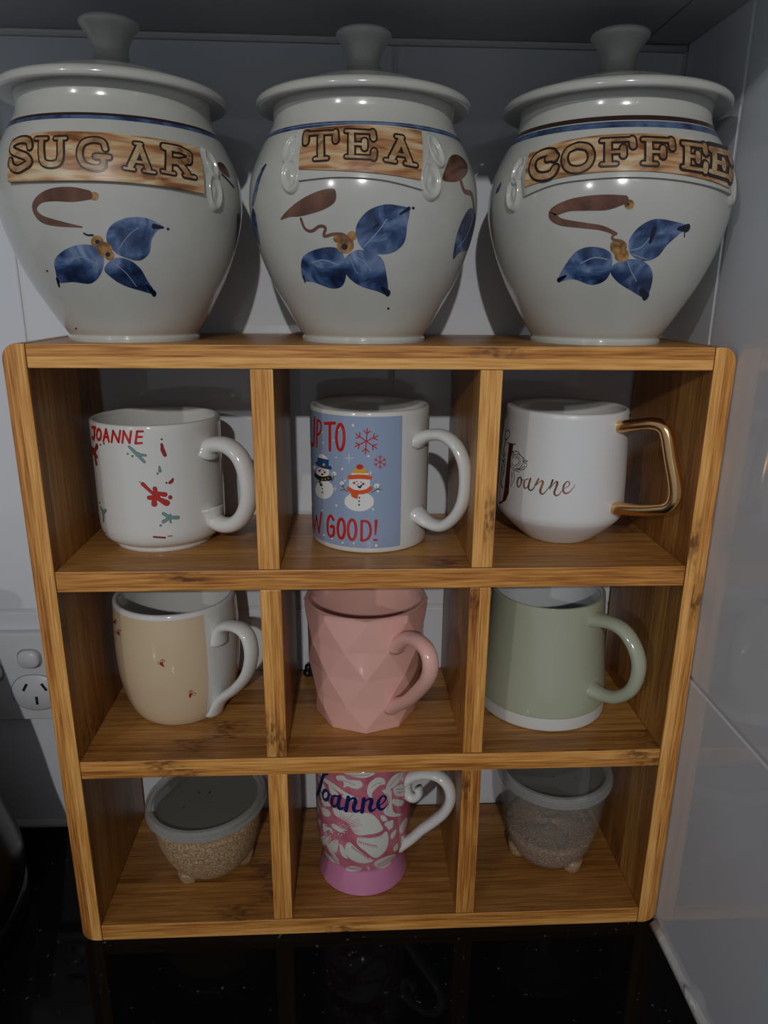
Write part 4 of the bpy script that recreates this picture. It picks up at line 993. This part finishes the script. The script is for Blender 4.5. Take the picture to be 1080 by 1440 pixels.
tub((0.3370, 0.0590, T), [(0.0200, 0.0030), (0.0240, 0.0034), (0.0290, 0.0090), (0.0335, 0.0200), (0.0370, 0.0380), (0.0385, 0.0560), (0.0390, 0.0740)], 0.0425, 0.0780, 0.0300, M['bran2'],
    [math.radians(a) for a in (303, 183, 63)], 'taller cloudy plastic tub one third full of pinkish granules, bottom right compartment', [(-.004, -.012, .0006), (.006, -.006, .0005), (-.012, -.002, .0005), (.012, -.014, .0006)])

# small black thing behind the pink mug
bm = bmesh.new()
rr = random.Random(4)
for k in range(7):
    x, z = 0.1515 + 0.0036 * (k % 4) + rr.uniform(-.0008, .0008), S2 + 0.0036 + 0.0045 * (k // 4)
    r_ = bmesh.ops.create_icosphere(bm, subdivisions=2, radius=0.0036 if k < 4 else 0.003)
    for v in r_['verts']: v.co = Vector((x + v.co.x, 0.103 + v.co.y * 1.1 + rr.uniform(-.0003, .0003), z + v.co.z))
V = [tuple(v.co) for v in bm.verts]; F = [[v.index for v in f.verts] for f in bm.faces]; bm.free()
o = obj('ornament', V, F, M['blackrubber']); tag(o, 'small knobbly black object lying behind the pink faceted mug', 'ornament')

# ================================================================== POWER OUTLET
pz0, pz1, px0, px1 = 0.1055, 0.1800, -0.1560, -0.0375
out = thing('power_outlet', (-0.097, WY, 0.1415), 'white double power outlet with rocker switches on the tiles left of the shelf', 'power outlet')
PF = WY - 0.0085
V, F = boxgeo(px0, PF, pz0, px1, WY - 0.0002, pz1, bev=0.0022, seg=3); obj('faceplate', V, F, M['plastic'], out, flat_angle=18)
def disc(name, cx, cz, rx, rz, y0, y1, m, parent, inset=0.0008, n=40, pw=2.6):
    V, F = [], []
    for (f, y) in ((1, y1), (1, y0 + inset), (1 - inset / rx, y0), ):
        for k in range(n):
            a = 2 * PI * k / n; c_, s_ = math.cos(a), math.sin(a); c_ = math.copysign(abs(c_) ** (2 / pw), c_); s_ = math.copysign(abs(s_) ** (2 / pw), s_)
            V.append((cx + rx * f * c_, y, cz + rz * f * s_))
    for i in range(2):
        for k in range(n): k2 = (k + 1) % n; F.append([i * n + k, i * n + k2, (i + 1) * n + k2, (i + 1) * n + k])
    F.append([2 * n + k for k in range(n)])
    return obj(name, V, F, m, parent, flat_angle=50)
M['plasticgap'] = mat('shadow_gap_plastic', (0.25, 0.26, 0.28, 1), 0.5)
for (sx, sz) in ((-0.0600, 0.1590), (-0.0895, 0.1480)):
    disc('switch_surround', sx, sz, 0.0093, 0.0083, PF - 0.0006, PF + .001, M['plasticgap'], out, .0003)
    w_ = disc('rocker_switch', sx, sz + .0003, 0.0080, 0.0070, PF - 0.0042, PF, M['plastic'], out, .0014)
for sx in (-0.0590, -0.1180):
    sz = 0.1300
    disc('socket_surround', sx, sz, 0.0184, 0.0158, PF - 0.0004, PF + .001, M['plasticgap'], out, .0002, pw=2.2)
    f = disc('socket', sx, sz, 0.0178, 0.0152, PF - 0.0010, PF + .001, M['plastic'], out, .0005, pw=2.2)
    def slot(cx, cz, ang):
        V, F = boxgeo(-.0010, 0, -.0034, .0010, 0.0006, .0034); ca, sa = math.cos(ang), math.sin(ang)
        V = [(cx + x * ca - z * sa, PF - 0.0013 + y, cz + x * sa + z * ca) for x, y, z in V]; obj('slot', V, F, M['dark'], f, smooth=False)
    slot(sx - .0072, sz + .0050, -.52); slot(sx + .0072, sz + .0050, .52); slot(sx + .0004, sz - .0066, 0)

# black kettle: only the shoulder of its base reaches into the picture at the far left; the unseen rest is shaped to cast shade over the outlet
kx, ky = -0.137, 0.010
M['blackgloss'] = mat('black_gloss', (0.006, 0.006, 0.007, 1), 0.22)
kt = thing('appliance', (kx, ky, 0), 'black kettle at the far left of the worktop, mostly out of the picture', 'appliance')
V, F, I = lathe((kx, ky, 0), smooth_curve([(0.0870, 0.0), (0.0900, 0.002), (0.0905, 0.014), (0.0880, 0.0180)], 3), 80); obj('base', V, F, M['blackgloss'], kt)
V, F, I = lathe((kx, ky, 0), smooth_curve([(0.0850, 0.0185), (0.0890, 0.022), (0.0910, 0.036), (0.0880, 0.055), (0.0815, 0.085), (0.0740, 0.130), (0.0630, 0.180), (0.0560, 0.215)], 5), 80); bd = obj('body', V, F, M['blackgloss'], kt)
V, F, I = lathe((kx, ky, 0), smooth_curve([(0.0555, 0.2152), (0.0530, 0.222), (0.0380, 0.230), (0.0120, 0.234), (0.0105, 0.240), (0.0130, 0.247), (0.0100, 0.252), (0.0003, 0.253)], 4), 64); obj('lid', V, F, M['blackgloss'], kt)
P = [tuple(p) for p in smooth_curve([(kx - 0.055, ky, 0.200), (kx - 0.090, ky, 0.205), (kx - 0.120, ky, 0.180), (kx - 0.125, ky, 0.130), (kx - 0.112, ky, 0.085), (kx - 0.084, ky, 0.070)], 6)]
V, F = tube(P, 0.008, 0.011, (0, 1, 0), 16); obj('handle', V, F, M['blackgloss'], kt)
